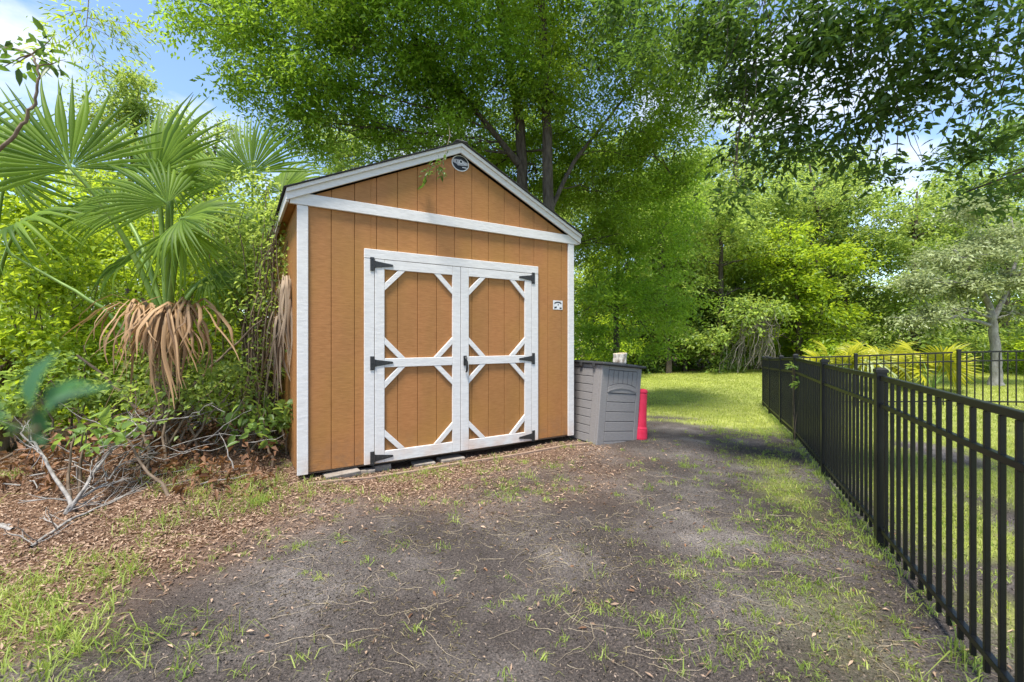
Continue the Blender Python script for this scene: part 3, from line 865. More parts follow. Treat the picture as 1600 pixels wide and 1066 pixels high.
# ------------------------------------------------------------------ trees
def make_tree(name, label, base, stems, blobs, leaf, bark, seed, density=46, k=26, leafL=.075, leafW=.032, length=.55, width=.26,
              six=False, group=None, limbs=True, flat=.5, cat='tree', sub=5, hang=.15, sides=8, twig_r=.012, limb=1.0, free_limbs=False):
    rng = np.random.default_rng(seed)
    base = np.array(base, float)
    root = empty(name, base)
    tag(root, label, cat, group)
    paths = []
    st = []
    for pts, r0, r1 in stems:
        pts = np.array(pts, float)
        n = 6 * (len(pts) - 1) + 1
        t = np.linspace(0, len(pts) - 1, n); i = np.minimum(t.astype(int), len(pts) - 2); f = (t - i)[:, None]
        Pm = pts[i] * (1 - f) + pts[i + 1] * f
        Pm[1:-1] += rng.normal(0, r0 * .08, (n - 2, 3))
        R = np.linspace(r0, r1, n); R[0] *= 1.35; R[1] *= 1.1
        paths.append((Pm - base, R)); st.append((Pm, R))
    if limbs:
        for b in blobs:
            c = np.array(b[:3]); best = None
            for Pm, R in st:
                dd = np.linalg.norm((Pm - c) * [1, 1, 1.2], axis=1) + (0 if free_limbs else np.where(Pm[:, 2] > c[2] - .1, 3.0, 0))
                j = int(np.argmin(dd))
                if best is None or dd[j] < best[0]: best = (dd[j], Pm[j], R[j])
            ln = np.linalg.norm(c - best[1])
            r0 = min(best[2] * .6, .012 + .014 * ln) * limb
            w = wobble(best[1], c, 9, .07, rng, sag=.06)
            paths.append((w - base, np.linspace(r0, r0 * .35, 9)))
            for q in range(sub):
                e = c + norm(rng.normal(0, 1, 3)) * np.array(b[3:6]) * .85
                s0 = w[rng.integers(4, 9)]
                paths.append((wobble(s0, e, 6, .07, rng, sag=.03) - base, np.linspace(max(twig_r, r0 * .3), twig_r * .3, 6)))
    if paths:
        tubes('trunk', paths, bark, root, sides=sides)
    C, D = blob_points(blobs, density, rng)
    V, F, T = sprays(C, D, rng, k=k, length=length, width=width, leafL=leafL, leafW=leafW, six=six, flat=flat, hang=hang)
    np_mesh('crown', V - base, F, leaf, root, tint=T)
    return root

def B(x, y, d, r, rz=None, ry=None, w=1.0):
    p = at(x, y, d)
    return (p.x, p.y, p.z, r, ry or r, rz or r * .75, w)

# the two oaks behind the shed
ob = [B(350, 20, 7.0, .9, w=.8), B(430, 130, 7.2, .85, w=.9), B(480, 190, 7.6, .7, .5, w=.8), B(520, 60, 7.0, 1.0), B(640, 40, 7.2, 1.0), B(400, 40, 7.4, 1.15, w=.9), B(500, 110, 7.6, 1.2), B(450, -60, 7.2, 1.3), B(560, 10, 7.9, 1.3), B(610, 140, 8.2, 1.2), B(560, 215, 8.3, .9, w=.8),
      B(655, 225, 8.8, .9), B(690, 60, 8.0, 1.3), B(720, 150, 8.6, 1.1), B(600, -120, 7.2, 1.6), B(760, -80, 7.4, 1.6), B(560, -300, 5.6, 1.6), B(680, -280, 6.2, 1.8), B(380, -120, 7, 1.2),
      B(745, 60, 7.6, 1.0), B(790, 130, 7.8, .8, .7), B(700, 215, 8.0, .7, .5), B(780, 230, 9.9, 1.0), B(840, 280, 10.2, 1.0)]
b0 = (.20, 8.5, gzf(.2, 8.5))
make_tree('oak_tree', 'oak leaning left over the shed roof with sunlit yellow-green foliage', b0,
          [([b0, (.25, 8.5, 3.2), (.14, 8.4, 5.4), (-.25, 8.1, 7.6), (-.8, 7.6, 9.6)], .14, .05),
           ([(.14, 8.4, 4.6), (-.9, 8.2, 5.8), (-2.0, 7.9, 6.6)], .06, .03)], ob, M['sun_tinted_oak_leaf'], M['bark'], 21, density=185, limb=.6, leafL=.085, leafW=.036)
ob2 = [B(840, 40, 8.8, 1.2), B(920, 110, 8.6, 1.2), B(880, 210, 9.2, 1.0, w=.8), B(985, 200, 8.6, 1.1), B(960, 300, 9.0, 1.0), B(1010, 60, 8.0, 1.3), B(900, -60, 8.0, 1.5),
       B(780, 200, 9.6, 1.0, w=.7), B(760, 270, 9.8, .9, w=.8), B(1080, 130, 8.6, 1.1), B(1050, 250, 9.0, 1.0), B(880, -260, 7, 1.8), B(1040, -160, 7.4, 1.7), B(920, 380, 9.4, .9), B(850, 130, 7.6, .8, .7), B(890, 250, 10.4, 1.1), B(870, 300, 10.6, 1.0), B(830, 200, 10.2, 1.1)]
b1 = (.68, 8.1, gzf(.68, 8.1))
make_tree('oak_tree', 'tall oak rising straight behind the right roof slope of the shed', b1,
          [([b1, (.70, 8.1, 3.4), (.62, 8.15, 5.4), (.52, 8.1, 7.6), (.6, 7.9, 10.0)], .13, .05),
           ([(.68, 8.1, 3.6), (1.15, 8.3, 4.6), (1.75, 8.5, 5.4), (2.4, 8.3, 6.2)], .045, .02)], ob2, M['oak_leaf'], M['bark'], 22, density=185, limb=.6, leafL=.085, leafW=.036)
ob3 = [B(930, 470, 9.6, .85, .8), B(985, 420, 10.0, 1.0, .9), B(1040, 380, 10.4, 1.0, .9), B(1000, 500, 10.2, .95, .7), B(1045, 470, 10.8, .9, .8), B(920, 530, 10.2, .8, .5), B(1030, 300, 10.2, 1.0), B(960, 350, 10.2, 1.0), B(1065, 300, 10.6, .8, w=.8)]
b2 = (2.5, 10.6, gzf(2.5, 10.6))
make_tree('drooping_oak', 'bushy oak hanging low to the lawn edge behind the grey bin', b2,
          [([b2, (2.5, 10.6, 2.0), (2.6, 10.5, 4.2)], .10, .03)], ob3, M['sun_tinted_oak_leaf'], M['bark'], 23, density=150, limb=.6, leafL=.085, leafW=.038, sub=4)

# the oak whose branches hang over the camera from the right
ov = []
for (x, y, d, r, rz, w) in [(985, 20, 4.6, .55, .35, .8), (1060, 60, 4.4, .55, .40, .8), (1120, 10, 4.0, .55, .4, 1), (1140, 130, 4.2, .50, .35, .9), (1200, 70, 3.9, .5, .4, 1), (1180, 215, 4.0, .40, .28, .8), (1140, 300, 4.0, .22, .12, .9),
                         (1270, 30, 3.6, .5, .35, 1), (1280, 150, 3.8, .45, .35, 1), (1250, 235, 3.9, .32, .18, .9), (1330, 220, 3.7, .35, .22, .9), (1350, 90, 3.5, .45, .35, .9), (1420, 20, 3.3, .45, .3, 1),
                         (1420, 160, 3.6, .36, .26, .6), (1400, 265, 3.6, .25, .10, .8), (1500, 60, 3.3, .42, .3, .9), (1560, 150, 3.5, .35, .22, .7), (1520, 235, 3.7, .34, .14, .8), (1600, 60, 3.2, .40, .3, 1), (1510, 300, 3.8, .20, .08, .8), (1590, 280, 3.7, .25, .12, .7), (1640, 190, 3.6, .35, .25, .8), (1480, 0, 3.2, .45, .3, 1)]:
    ov.append(B(x, y, d, r, rz, w=w))
for (x, y, z, r) in [(3.4, 1.2, 6.0, 1.1), (1.2, 1.8, 6.3, 1.0), (5.0, 2.2, 6.2, 1.1), (2.6, 3.0, 6.4, 1.1)]:
    ov.append((x, y, z, r, r, .6, .28))
b3 = (6.4, 1.2, 0.0)
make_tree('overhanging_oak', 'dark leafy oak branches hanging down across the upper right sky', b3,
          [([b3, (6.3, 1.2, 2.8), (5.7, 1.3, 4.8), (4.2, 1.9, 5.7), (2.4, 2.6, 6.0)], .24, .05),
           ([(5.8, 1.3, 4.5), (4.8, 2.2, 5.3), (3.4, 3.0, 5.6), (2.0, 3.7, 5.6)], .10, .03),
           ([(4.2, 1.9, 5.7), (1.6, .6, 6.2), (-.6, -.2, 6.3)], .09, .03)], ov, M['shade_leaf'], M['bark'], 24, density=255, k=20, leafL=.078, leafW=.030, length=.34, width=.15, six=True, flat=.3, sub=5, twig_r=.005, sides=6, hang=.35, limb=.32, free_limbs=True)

# trees at the far edge of the lawn: five shapes, copied
def far_tree_proto(seed, h, r, leaf, low=.12):
    rng = np.random.default_rng(seed)
    blobs = []
    nlev = 6
    for i in range(nlev):
        t = low + (1 - low) * (i + .3) / nlev
        rr = r * (math.sin(math.pi * min(.97, .28 + .62 * t)) ** .8)
        for q in range(4 if i < nlev - 1 else 2):
            a = rng.uniform(0, 6.28); m = rr * rng.uniform(.3, .75)
            s = r * rng.uniform(.30, .5)
            blobs.append((m * math.cos(a), m * math.sin(a), h * t, s, s, s * .5, 1))
    root = make_tree('woodland_tree', 'tmp label for the first one here', (0, 0, 0), [([(0, 0, -.2), (.1, 0, h * .3), (rng.normal(0, .2), 0, h * .6), (rng.normal(0, .3), .1, h * .95)], .05 + .016 * h, .03)],
                     blobs, leaf, M['bark'], seed, density=46, k=26, leafL=.15, leafW=.075, length=.8, width=.42, sub=2, sides=6, twig_r=.015)
    return root
protos = [far_tree_proto(31, 8.5, 2.9, M['wood_leaf']), far_tree_proto(32, 7.0, 2.6, M['wood_leaf']), far_tree_proto(33, 9.5, 3.0, M['dark_leaf']), far_tree_proto(34, 5.5, 2.4, M['bright_leaf'], low=.05), far_tree_proto(35, 10.5, 2.4, M['wood_leaf'], low=.35)]
used = [False] * len(protos)
def put_tree(pi, x, y, s, rz, label, group='trees along the far edge of the lawn', sz=None):
    src = protos[pi]
    if not used[pi]:
        used[pi] = True; r = src
    else:
        r = src.copy(); COL.objects.link(r)
        for ch in src.children:
            c = ch.copy(); COL.objects.link(c); c.parent = r
    r.location = (x, y, gzf(x, y)); r.rotation_euler = (0, 0, rz); r.scale = (s, s, sz or s)
    tag(r, label, 'tree', group)
    return r
put_tree(0, 5.6, 19.5, 1.2, .3, 'mid green tree above the left half of the far lawn edge')
put_tree(1, 8.6, 18.2, 1.1, 1.2, 'layered green tree just behind the tangle of bare grey vines')
put_tree(2, 9.0, 22.5, 1.2, 2.2, 'dark green tree rising behind the bare grey vines')
put_tree(3, 11.4, 17.6, 1.1, .8, 'bright green low-branched tree behind the far fence corner')
put_tree(0, 13.8, 20.0, 1.15, 2.5, 'tall green tree above the golden palmettos')
put_tree(1, 16.2, 17.8, 1.1, 4.0, 'rounded green tree between the golden palmettos and the pale lichen tree')
put_tree(2, 20.5, 18.5, 1.1, 5.0, 'dark green tree at the right picture edge behind the pale tree')
put_tree(4, 16.8, 24.0, 1.0, 1.0, 'tall thin-stemmed tree standing behind the pale lichen tree')
put_tree(4, 2.6, 21.0, 1.0, 2.0, 'tall tree seen past the bushy oak behind the grey bin')
put_tree(3, 3.2, 17.5, .9, 3.0, 'bright low tree at the lawn edge right behind the bin')
put_tree(0, 11.4, 22.5, 1.45, 3.9, 'tallest green tree rising above the far fence corner')
put_tree(1, 6.8, 21.5, 1.4, 5.6, 'tall full tree right of the bushy oak above the lawn')
put_tree(2, 15.0, 24.0, 1.25, .4, 'dark full tree behind the tree above the golden palmettos')
put_tree(3, 19.0, 15.2, .8, 1.5, 'bright green bushy tree at the far right edge beyond the fence')
# left, beyond the palms
put_tree(0, -10.5, 14.0, .70, 1.1, 'green tree in the thicket far left behind the palms', 'trees behind the palms')
put_tree(4, -6.6, 16.5, 1.0, .2, 'tall slender tree against the sky between palms and oak', 'trees behind the palms')
put_tree(3, -7.2, 9.8, .70, 2.0, 'bright green bushy tree behind the middle palm fans', 'trees behind the palms')
put_tree(4, -11.8, 17.5, 1.0, 3.3, 'thin-crowned tall tree above the middle palm fans against the sky', 'trees behind the palms')
put_tree(4, -14.6, 17.0, 1.15, 5.1, 'tall tree showing over the leftmost palm fans', 'trees behind the palms')
put_tree(0, -8.4, 14.5, .72, 4.0, 'green tree filling the gap between the right palm fans and the oak', 'trees behind the palms')
put_tree(1, -13.5, 13.0, .85, .7, 'green tree at the left picture edge beyond the undergrowth', 'trees behind the palms')
put_tree(3, -4.6, 11.5, .72, 4.4, 'low bright tree showing between palm fans and shed roof', 'trees behind the palms')

# the wood behind: reads as one mass
rng = np.random.default_rng(77)
bl = []
for i in range(60):
    x = rng.uniform(-4, 36); y = rng.uniform(24, 30)
    z = rng.uniform(.6, 10.5)
    bl.append((x, y, z, 2.3, 2.0, 1.3, 1))
for i in range(46):
    bl.append((rng.uniform(6, 38), rng.uniform(25, 29), rng.uniform(.4, 4.2), 2.2, 2.0, 1.2, 1.1))
for i in range(34):
    x = rng.uniform(-30, -6); y = rng.uniform(18, 26)
    bl.append((x, y, rng.uniform(.5, 5.0), 2.2, 2.0, 1.2, 1))
C, D = blob_points(bl, 14, rng)
V, F, T = sprays(C, D, rng, k=24, length=1.3, width=.7, leafL=.26, leafW=.13)
o = np_mesh('woods', V, F, M['wood_leaf'], tint=T); tag(o, 'mass of green woodland foliage closing the view behind the lawn trees', 'woods', kind='stuff')
# brush at the foot of the tree line
bl = []
for i in range(60):
    x = rng.uniform(1.0, 26); y = 17.2 + rng.uniform(0, 2.6) - .05 * max(0, x - 10)
    bl.append((x, y, gzf(x, y) + rng.uniform(.15, .8), .9, .7, .55, 1))
C, D = blob_points(bl, 44, rng)
V, F, T = sprays(C, D, rng, k=22, length=.5, width=.3, leafL=.13, leafW=.07)
o = np_mesh('undergrowth', V, F, M['dark_leaf'], tint=T); tag(o, 'low dark brush along the foot of the trees past the lawn', 'undergrowth', kind='stuff')
# thin trunks in the wood
for i, (x, d, r, lab) in enumerate([(1070, 18.6, .10, 'dark thin trunk left of the bare grey vines'), (1045, 18.0, .13, 'dark trunk at the lawn edge above the bin'), (1320, 19, .09, 'thin dark trunk above the left golden palmetto'), (1425, 18.5, .10, 'thin trunk above the right golden palmetto'), (1510, 18.0, .12, 'trunk standing just left of the pale lichen tree')]):
    p = at(x, 590, d); z0 = gzf(p.x, d)
    root = empty('slender_tree', (p.x, d, z0)); tag(root, lab, 'tree', 'trunks in the wood')
    w = wobble((0, 0, -.1), (rng.normal(0, .4), rng.normal(0, .3), 6.5), 12, .03, rng)
    ps = [(w, np.linspace(r, r * .4, 12))]
    for q in range(5):
        s0 = w[rng.integers(4, 11)]; ps.append((wobble(s0, s0 + [rng.normal(0, .8), rng.normal(0, .5), rng.uniform(.3, 1.0)], 6, .06, rng), np.linspace(r * .35, .01, 6)))
    tubes('trunk', ps, M['bark'], root)

# pale lichen tree by the far fence
pb = at(1556, 600, 12.2); pb = (pb.x, 12.2, gzf(pb.x, 12.2))
lb = [B(1440, 440, 12.0, .8, .35, w=.5), B(1490, 400, 12.2, .9, .4, w=.5), B(1550, 380, 12.4, .9, .4, w=.5), B(1600, 430, 12.2, .8, .4, w=.5), B(1470, 490, 11.8, .6, .25, w=.5), B(1530, 450, 12, .8, .35, w=.5), B(1600, 490, 12, .6, .3, w=.4), B(1420, 500, 11.8, .4, .2, w=.5), B(1520, 330, 13, .9, .4, w=.4), B(1640, 380, 12.4, .9, .4, w=.5)]
def P3(x, y, d):
    p = at(x, y, d); return (p.x, p.y, p.z)
make_tree('lichen_tree', 'pale grey lichen-covered tree beyond the far fence on the right', pb,
          [([pb, P3(1556, 560, 12.2), P3(1552, 500, 12.2), P3(1545, 475, 12.2), P3(1520, 430, 12.2), P3(1490, 390, 12.2)], .14, .03),
           ([P3(1552, 498, 12.2), P3(1572, 460, 12.2), P3(1590, 400, 12.4), P3(1580, 340, 12.6)], .07, .02)],
          lb, M['pale_leaf'], M['pale_bark'], 41, density=330, k=26, leafL=.12, leafW=.055, length=.6, width=.3, sub=7, twig_r=.012)

# tangle of bare vines
rng = np.random.default_rng(8)
tb = at(1178, 570, 16.6); root = empty('vine_tangle', (tb.x, 16.6, gzf(tb.x, 16.6)))
tag(root, 'tangle of bare grey vines hanging at the lawn edge left of the fence corner', 'vines')
ps = []
for i in range(70):
    a = np.array([rng.normal(.4, .35), rng.normal(0, .3), rng.uniform(1.4, 2.6)]); b = np.array([a[0] + rng.normal(-.5, .5), rng.normal(0, .4), rng.uniform(0, .4)])
    ps.append((wobble(a, b, 10, .12, rng, sag=rng.uniform(0, .25)), np.linspace(.013, .005, 10)))
tubes('stem', ps, M['vine_bark'], root, sides=5)

# ------------------------------------------------------------------ palms
def fan_arrays(R, nseg, spread, droop, rng, fold=.16, curl=.0, split=.45, wid=1.0):
    """fan blade in local space: hub at origin, axis +Y, face normal +Z"""
    Vs, Fs, Ts = [], [], []; off = 0
    for i in range(nseg):
        a = (i / (nseg - 1) - .5) * spread + rng.normal(0, .012)
        ln = R * (.82 + .18 * math.cos(a * .62)) * rng.uniform(.93, 1.05)
        da = spread / (nseg - 1) * .5
        dr = droop * rng.uniform(.5, 1.5)
        tw = rng.normal(0, .10)
        rs = np.array([.04, .22, .45, .62, .80, 1.0])
        tb = .5 + rng.normal(0, .30)
        for j, q in enumerate(rs):
            r = ln * q
            hw = da * r if q <= split else da * ln * split * (1 - ((q - split) / (1 - split)) ** 1.4) * .95
            hw = max(hw * wid, .0012)
            aa = a + tw * max(0, q - split)
            dirv = np.array([math.sin(aa), math.cos(aa), 0]); lat = np.array([math.cos(aa), -math.sin(aa), 0])
            z = -dr * ln * max(0, q - .30) ** 2 * 1.6 + curl * ln * math.sin(q * 1.5) - .12 * ln * abs(a) * q * .25
            c = dirv * r * (1 - .22 * dr * max(0, q - .35)); c[2] = z
            up = np.array([0, 0, hw * 1.1 + (.002 if q > .1 else 0)])
            Vs += [c - lat * hw, c + up * (1 if fold else 0), c + lat * hw]
            Ts += [tb - .12, tb + .22, tb - .05]
        for j in range(len(rs) - 1):
            b = off + j * 3
            Fs += [(b, b + 1, b + 4, b + 3), (b + 1, b + 2, b + 5, b + 4)]
        off += len(rs) * 3
    return np.array(Vs), np.array(Fs), np.clip(np.array(Ts), 0, 1)

def frond(parent, base, hub, axis, normal, R, mat, rng, pet=None, nseg=34, spread=4.6, droop=.35, bow=.12, prad=.014, curl=.0, name='frond', wid=1.0):
    """one fan leaf: blade with its stalk as a sub-part; base, hub in world space"""
    pl = Vector(parent.location)
    axis = Vector(axis).normalized(); nrm = Vector(normal); nrm = (nrm - axis * nrm.dot(axis)).normalized()
    xax = axis.cross(nrm)
    V, F, T = fan_arrays(R, nseg, spread, droop, rng, curl=curl, wid=wid)
    mat3 = np.array([[xax.x, axis.x, nrm.x], [xax.y, axis.y, nrm.y], [xax.z, axis.z, nrm.z]])
    Vw = V @ mat3.T
    # drooping is with gravity: the far end of each segment sinks
    rad = np.linalg.norm(V[:, :2], axis=1) / R
    Vw[:, 2] -= droop * R * .35 * np.clip(rad - .4, 0, 1) ** 2
    Vw = Vw + np.array(hub) - np.array(pl)
    o = np_mesh(name, Vw, F, mat, parent, tint=T)
    if base is not None:
        b = np.array(base) - np.array(pl); h = np.array(hub) - np.array(pl)
        t = np.linspace(0, 1, 10)[:, None]
        P = b + (h - b) * t; P[:, 2] += np.sin(t[:, 0] * math.pi) * bow * np.linalg.norm(h - b)
        P = np.concatenate([P, [h + np.array(axis) * R * .12, h + np.array(axis) * R * .30]])
        tubes('petiole', [(P, np.concatenate([np.linspace(prad * 1.5, prad * .8, 10), [prad * .5, prad * .15]]))], pet or M['petiole'], o, sides=6)
    return o

def palm_trunk(root, h, r, rng):
    # stub trunk wrapped in old leaf bases
    ps = [([(0, 0, -.1), (0, 0, h * .5), (.02, 0, h)], [r, r * .9, r * .7])]
    for i in range(26):
        a = rng.uniform(0, 6.28); z = rng.uniform(.05, h); 
        p = np.array([math.cos(a) * r * .7, math.sin(a) * r * .7, z]); q = p + np.array([math.cos(a) * .14, math.sin(a) * .14, .22])
        ps.append(([p, (p + q) / 2 + [0, 0, .01], q], [.03, .026, .012]))
    tubes('trunk', ps, M['boots'], root, sides=7)

rng = np.random.default_rng(61)
pc = at(262, 600, 4.35); base = (pc.x, 4.35, gzf(pc.x, 4.35))
palm = empty('cabbage_palm', base); tag(palm, 'young cabbage palm with large green fans and a brown hanging frond', 'palm')
palm_trunk(palm, 1.2, .12, rng)
crown = (pc.x, 4.35, 1.35)
specs = [  # hub px, d, axis (x,y,z), normal, R, droop
    ((110, 262), 3.9, (-.40, -.05, 1), (.45, -.9, .2), .95, .16, 3.5),
    ((245, 272), 4.3, (.05, .1, 1), (-.35, -1, .25), .92, .15, 2.7),
    ((284, 342), 3.75, (.85, -.3, .05), (-.15, -.75, .65), .60, .40, 3.7),
    ((262, 318), 4.0, (-.7, -.2, .55), (.3, -.8, .5), .74, .40, 2.8),
    ((270, 285), 4.5, (.85, -.15, .50), (-.35, -.85, .7), .62, .45, 3.0),
    ((190, 330), 4.7, (-.8, .1, .55), (.3, -.8, .5), .75, .4, 3.4),
    ((286, 352), 3.8, (.15, -.35, -1), (.2, -.9, .2), .66, .25, 2.0),
    ((215, 400), 4.9, (-.3, .4, .2), (0, -.8, .6), .7, .5, 4.6),
    ((330, 430), 4.8, (.7, .1, .0), (-.2, -.7, .8), .6, .6, 4.4),
]
for (px, py), d, ax, nr, R, dr_, sp in specs:
    frond(palm, crown, at(px, py, d), ax, nr, R, M['palm'], rng, droop=dr_, spread=sp, nseg=int(9 * sp) + 2, prad=.019)
# the dead fronds fold down round the trunk
def hang_frond(parent, hub, R, n, spread, rng, mat, width=.022, arch=.16, name='dead_frond', lean=(0, 0)):
    V, F, T = [], [], []; off = 0
    for i in range(n):
        a = (i / (n - 1) - .5) * spread + rng.normal(0, .05)
        ln = R * rng.uniform(.35, 1.08); width_i = width * rng.uniform(.45, 1.35); out = arch * rng.uniform(.3, 1.9) * (1 + .6 * abs(math.sin(a)))
        tb = np.clip(rng.normal(.55, .25), 0, 1)
        dx, dy = math.sin(a), -math.cos(a)
        m = 9; z0 = rng.normal(0, .035)
        sw = rng.normal(0, .09); ph = rng.uniform(0, 6)
        for j in range(m):
            t = j / (m - 1)
            o_ = out * (1 - math.exp(-4.5 * t)) * 1.1 + .05 * t * rng.uniform(.9, 1.1) * out
            rise = .10 * math.sin(min(1, t * 3.2) * math.pi) * (1 - t)
            z = z0 + rise - ln * max(0, t - .12) ** 1.15
            x = dx * o_ + sw * t * t + .012 * math.sin(ph + 7 * t) + lean[0] * t; y = dy * o_ + lean[1] * t + .012 * math.cos(ph + 6 * t)
            w = width_i * (.55 + .9 * math.sin(min(1, t * 1.6 + .1) * math.pi * .5)) * (1 - t ** 2.2) + .002
            tw = ph + 2.2 * t
            lx, ly = math.cos(a + .5 * math.sin(tw)) * w, math.sin(a + .5 * math.sin(tw)) * w
            V += [(x - lx, y - ly, z), (x + .35 * w * dx, y + .35 * w * dy, z + .2 * w), (x + lx, y + ly, z)]; T += [tb, min(1, tb + .2), tb]
        for j in range(m - 1):
            b = off + j * 3; F += [(b, b + 1, b + 4, b + 3), (b + 1, b + 2, b + 5, b + 4)]
        off += m * 3
    V = np.array(V) + np.array(hub) - np.array(parent.location)
    return np_mesh(name, V, F, mat, parent, tint=np.array(T))
hang_frond(palm, at(266, 500, 3.85), .82, 70, 3.4, rng, M['dead_palm'], width=.0095, arch=.11)
hang_frond(palm, at(226, 490, 4.0), .58, 30, 2.6, rng, M['dead_palm'], width=.0085, arch=.18)
hang_frond(palm, at(298, 490, 3.9), .46, 18, 2.8, rng, M['dead_palm'], width=.010, arch=.17)

p2 = at(398, 600, 6.1); base2 = (p2.x, 6.1, gzf(p2.x, 6.1))
palm2 = empty('cabbage_palm', base2); tag(palm2, 'cabbage palm with upright fans rising behind the vines left of the shed', 'palm')
palm_trunk(palm2, 1.9, .17, rng)
crown2 = (p2.x, 6.1, 2.0)
for (px, py), d, ax, nr, R, dr_, sp in [((393, 270), 5.7, (.05, .0, 1), (-.1, -1, .3), .95, .18, 3.0), ((350, 285), 5.9, (-.55, 0, .8), (.3, -.9, .4), .85, .4, 3.4), ((440, 300), 6.3, (.6, .1, .7), (-.3, -.9, .4), .9, .4, 4.2), ((410, 330), 5.6, (.4, -.4, .1), (0, -.6, .9), .7, .7, 4.6), ((350, 350), 5.8, (-.7, -.2, .1), (.1, -.6, .8), .8, .6, 4.6)]:
    frond(palm2, crown2, at(px, py, d), ax, nr, R, M['palm'], rng, droop=dr_, spread=sp, nseg=36)

p3 = at(-20, 600, 4.8); base3 = (p3.x, 4.8, gzf(p3.x, 4.8))
palm3 = empty('cabbage_palm', base3); tag(palm3, 'cabbage palm cut by the left picture edge with pale drooping fans', 'palm')
palm_trunk(palm3, 1.3, .17, rng)
crown3 = (p3.x, 4.8, 1.4)
for (px, py), d, ax, nr, R, dr_, sp in [((10, 270), 4.6, (.3, 0, .9), (-.1, -1, .3), .9, .3, 4.4), ((30, 350), 4.5, (.7, -.2, .2), (0, -.6, .8), .8, .6, 4.6), ((-60, 240), 4.8, (-.3, 0, 1), (.2, -1, .3), .95, .3, 4.4)]:
    frond(palm3, crown3, at(px, py, d), ax, nr, R, M['palm'], rng, droop=dr_, spread=sp, nseg=34)

# golden palmettos past the far fence
for i, (px, d, s, lab) in enumerate([(1310, 11.4, 1.0, 'golden palmetto showing left of the middle far-fence post'), (1375, 12.0, 1.15, 'largest golden palmetto with upright fans behind the far fence'), (1455, 10.9, 1.05, 'golden green palmetto just left of the tall far-fence post')]):
    p = at(px, 600, d); b = (p.x, d, gzf(p.x, d))
    r = empty('palmetto', b); tag(r, lab, 'palmetto', 'golden palmettos beyond the far fence')
    for q in range(10):
        a = q / 10 * 6.28 + rng.uniform(-.3, .3); e = rng.uniform(.5, 1.7)
        h = (b[0] + math.cos(a) * .45 * s, b[1] + math.sin(a) * .30 * s, b[2] + .28 + .34 * e * s)
        ax = (math.cos(a), math.sin(a), e * .8)
        frond(r, (b[0], b[1], b[2]), h, ax, (-math.cos(a) * .4, -math.sin(a) * .4 - .8, .6), .56 * s, M['gold_palm'], rng, droop=.35, nseg=22, spread=4.2, prad=.010)
# pale dead heap at their feet
rng2 = np.random.default_rng(5)
p = at(1352, 600, 11.0)
dh = empty('dead_palmetto', (p.x, 11.0, gzf(p.x, 11.0))); tag(dh, 'pale dried palmetto clump between the golden palmettos', 'palmetto')
hang_frond(dh, (p.x, 11.0, gzf(p.x, 11.0) + .66), .5, 30, 6.0, rng2, M['pale_leaf'], width=.02, arch=.3)

# ------------------------------------------------------------------ undergrowth on the left
def shrub(name, label, base, blobs, leaf, seed, density, k=22, leafL=.085, leafW=.045, group='shrubs left of the shed', cat='shrub', nst=14, stem=None, six=False, length=.4, width=.22, foot=.25):
    rng = np.random.default_rng(seed)
    root = empty(name, base); tag(root, label, cat, group)
    C, D = blob_points(blobs, density, rng)
    V, F, T = sprays(C, D, rng, k=k, length=length, width=width, leafL=leafL, leafW=leafW, six=six)
    np_mesh('foliage', V - np.array(base), F, leaf, root, tint=T)
    ps = []
    for q in range(nst):
        b = blobs[rng.integers(len(blobs))]
        e = np.array(b[:3]) + rng.normal(0, .35, 3) * np.array(b[3:6])
        s = np.array(base) + [rng.normal(0, foot), rng.normal(0, foot * .8), -.03]
        ps.append((wobble(s, e, 9, .06 if foot > .1 else .02, rng, sag=.05 if foot > .1 else 0) - np.array(base), np.linspace(.014, .004, 9) * (1 if foot > .1 else .3)))
    tubes('stem', ps, stem or M['twig'], root, sides=5)
    return root
def gb(px, d, py=600):
    p = at(px, py, d); return (p.x, d, gzf(p.x, d))
shrub('leafy_shrub', 'bright yellow-green shrub at the left edge under the palm fans', gb(40, 5.2), [B(30, 420, 5.2, .7), B(90, 380, 5.8, .7), B(60, 500, 5.0, .6), B(130, 450, 5.4, .6), B(10, 560, 4.8, .55), B(120, 540, 4.9, .5)], M['bright_leaf'], 51, 110)
shrub('leafy_shrub', 'bright green shrub filling in behind the brown palm frond', gb(250, 5.6), [B(200, 430, 5.8, .7), B(290, 440, 5.8, .7), B(240, 520, 5.4, .6), B(330, 520, 5.3, .55), B(180, 540, 5.2, .5), B(350, 440, 5.8, .6)], M['bright_leaf'], 52, 110)
shrub('leafy_shrub', 'green shrub above the dead brush pile', gb(140, 4.6), [B(110, 590, 4.5, .4), B(180, 600, 4.6, .4, .25), B(60, 620, 4.4, .4, .25), B(330, 600, 4.7, .4, .25)], M['dark_leaf'], 53, 130, leafL=.07)
shrub('leafy_shrub', 'tall yellow-green thicket on the far left behind the palms', gb(60, 7.8), [B(20, 330, 7.6, 1.1), B(120, 310, 8, 1.1), B(60, 420, 7.4, 1.0), B(200, 350, 8.2, 1.0), B(280, 380, 8, 1.0), B(-60, 380, 7, 1.1), B(340, 340, 8.4, .9)], M['bright_leaf'], 54, 70, leafL=.11, leafW=.06)
shrub('leafy_shrub', 'green weeds hiding the trunk of the middle palm below its brown frond', gb(262, 4.0), [B(250, 610, 4.0, .28, .22), B(300, 620, 4.05, .28, .2), B(205, 600, 4.1, .28, .22), B(340, 585, 4.2, .3, .25), B(265, 570, 4.1, .2, .2)], M['wood_leaf'], 58, 170, leafL=.06, leafW=.034)
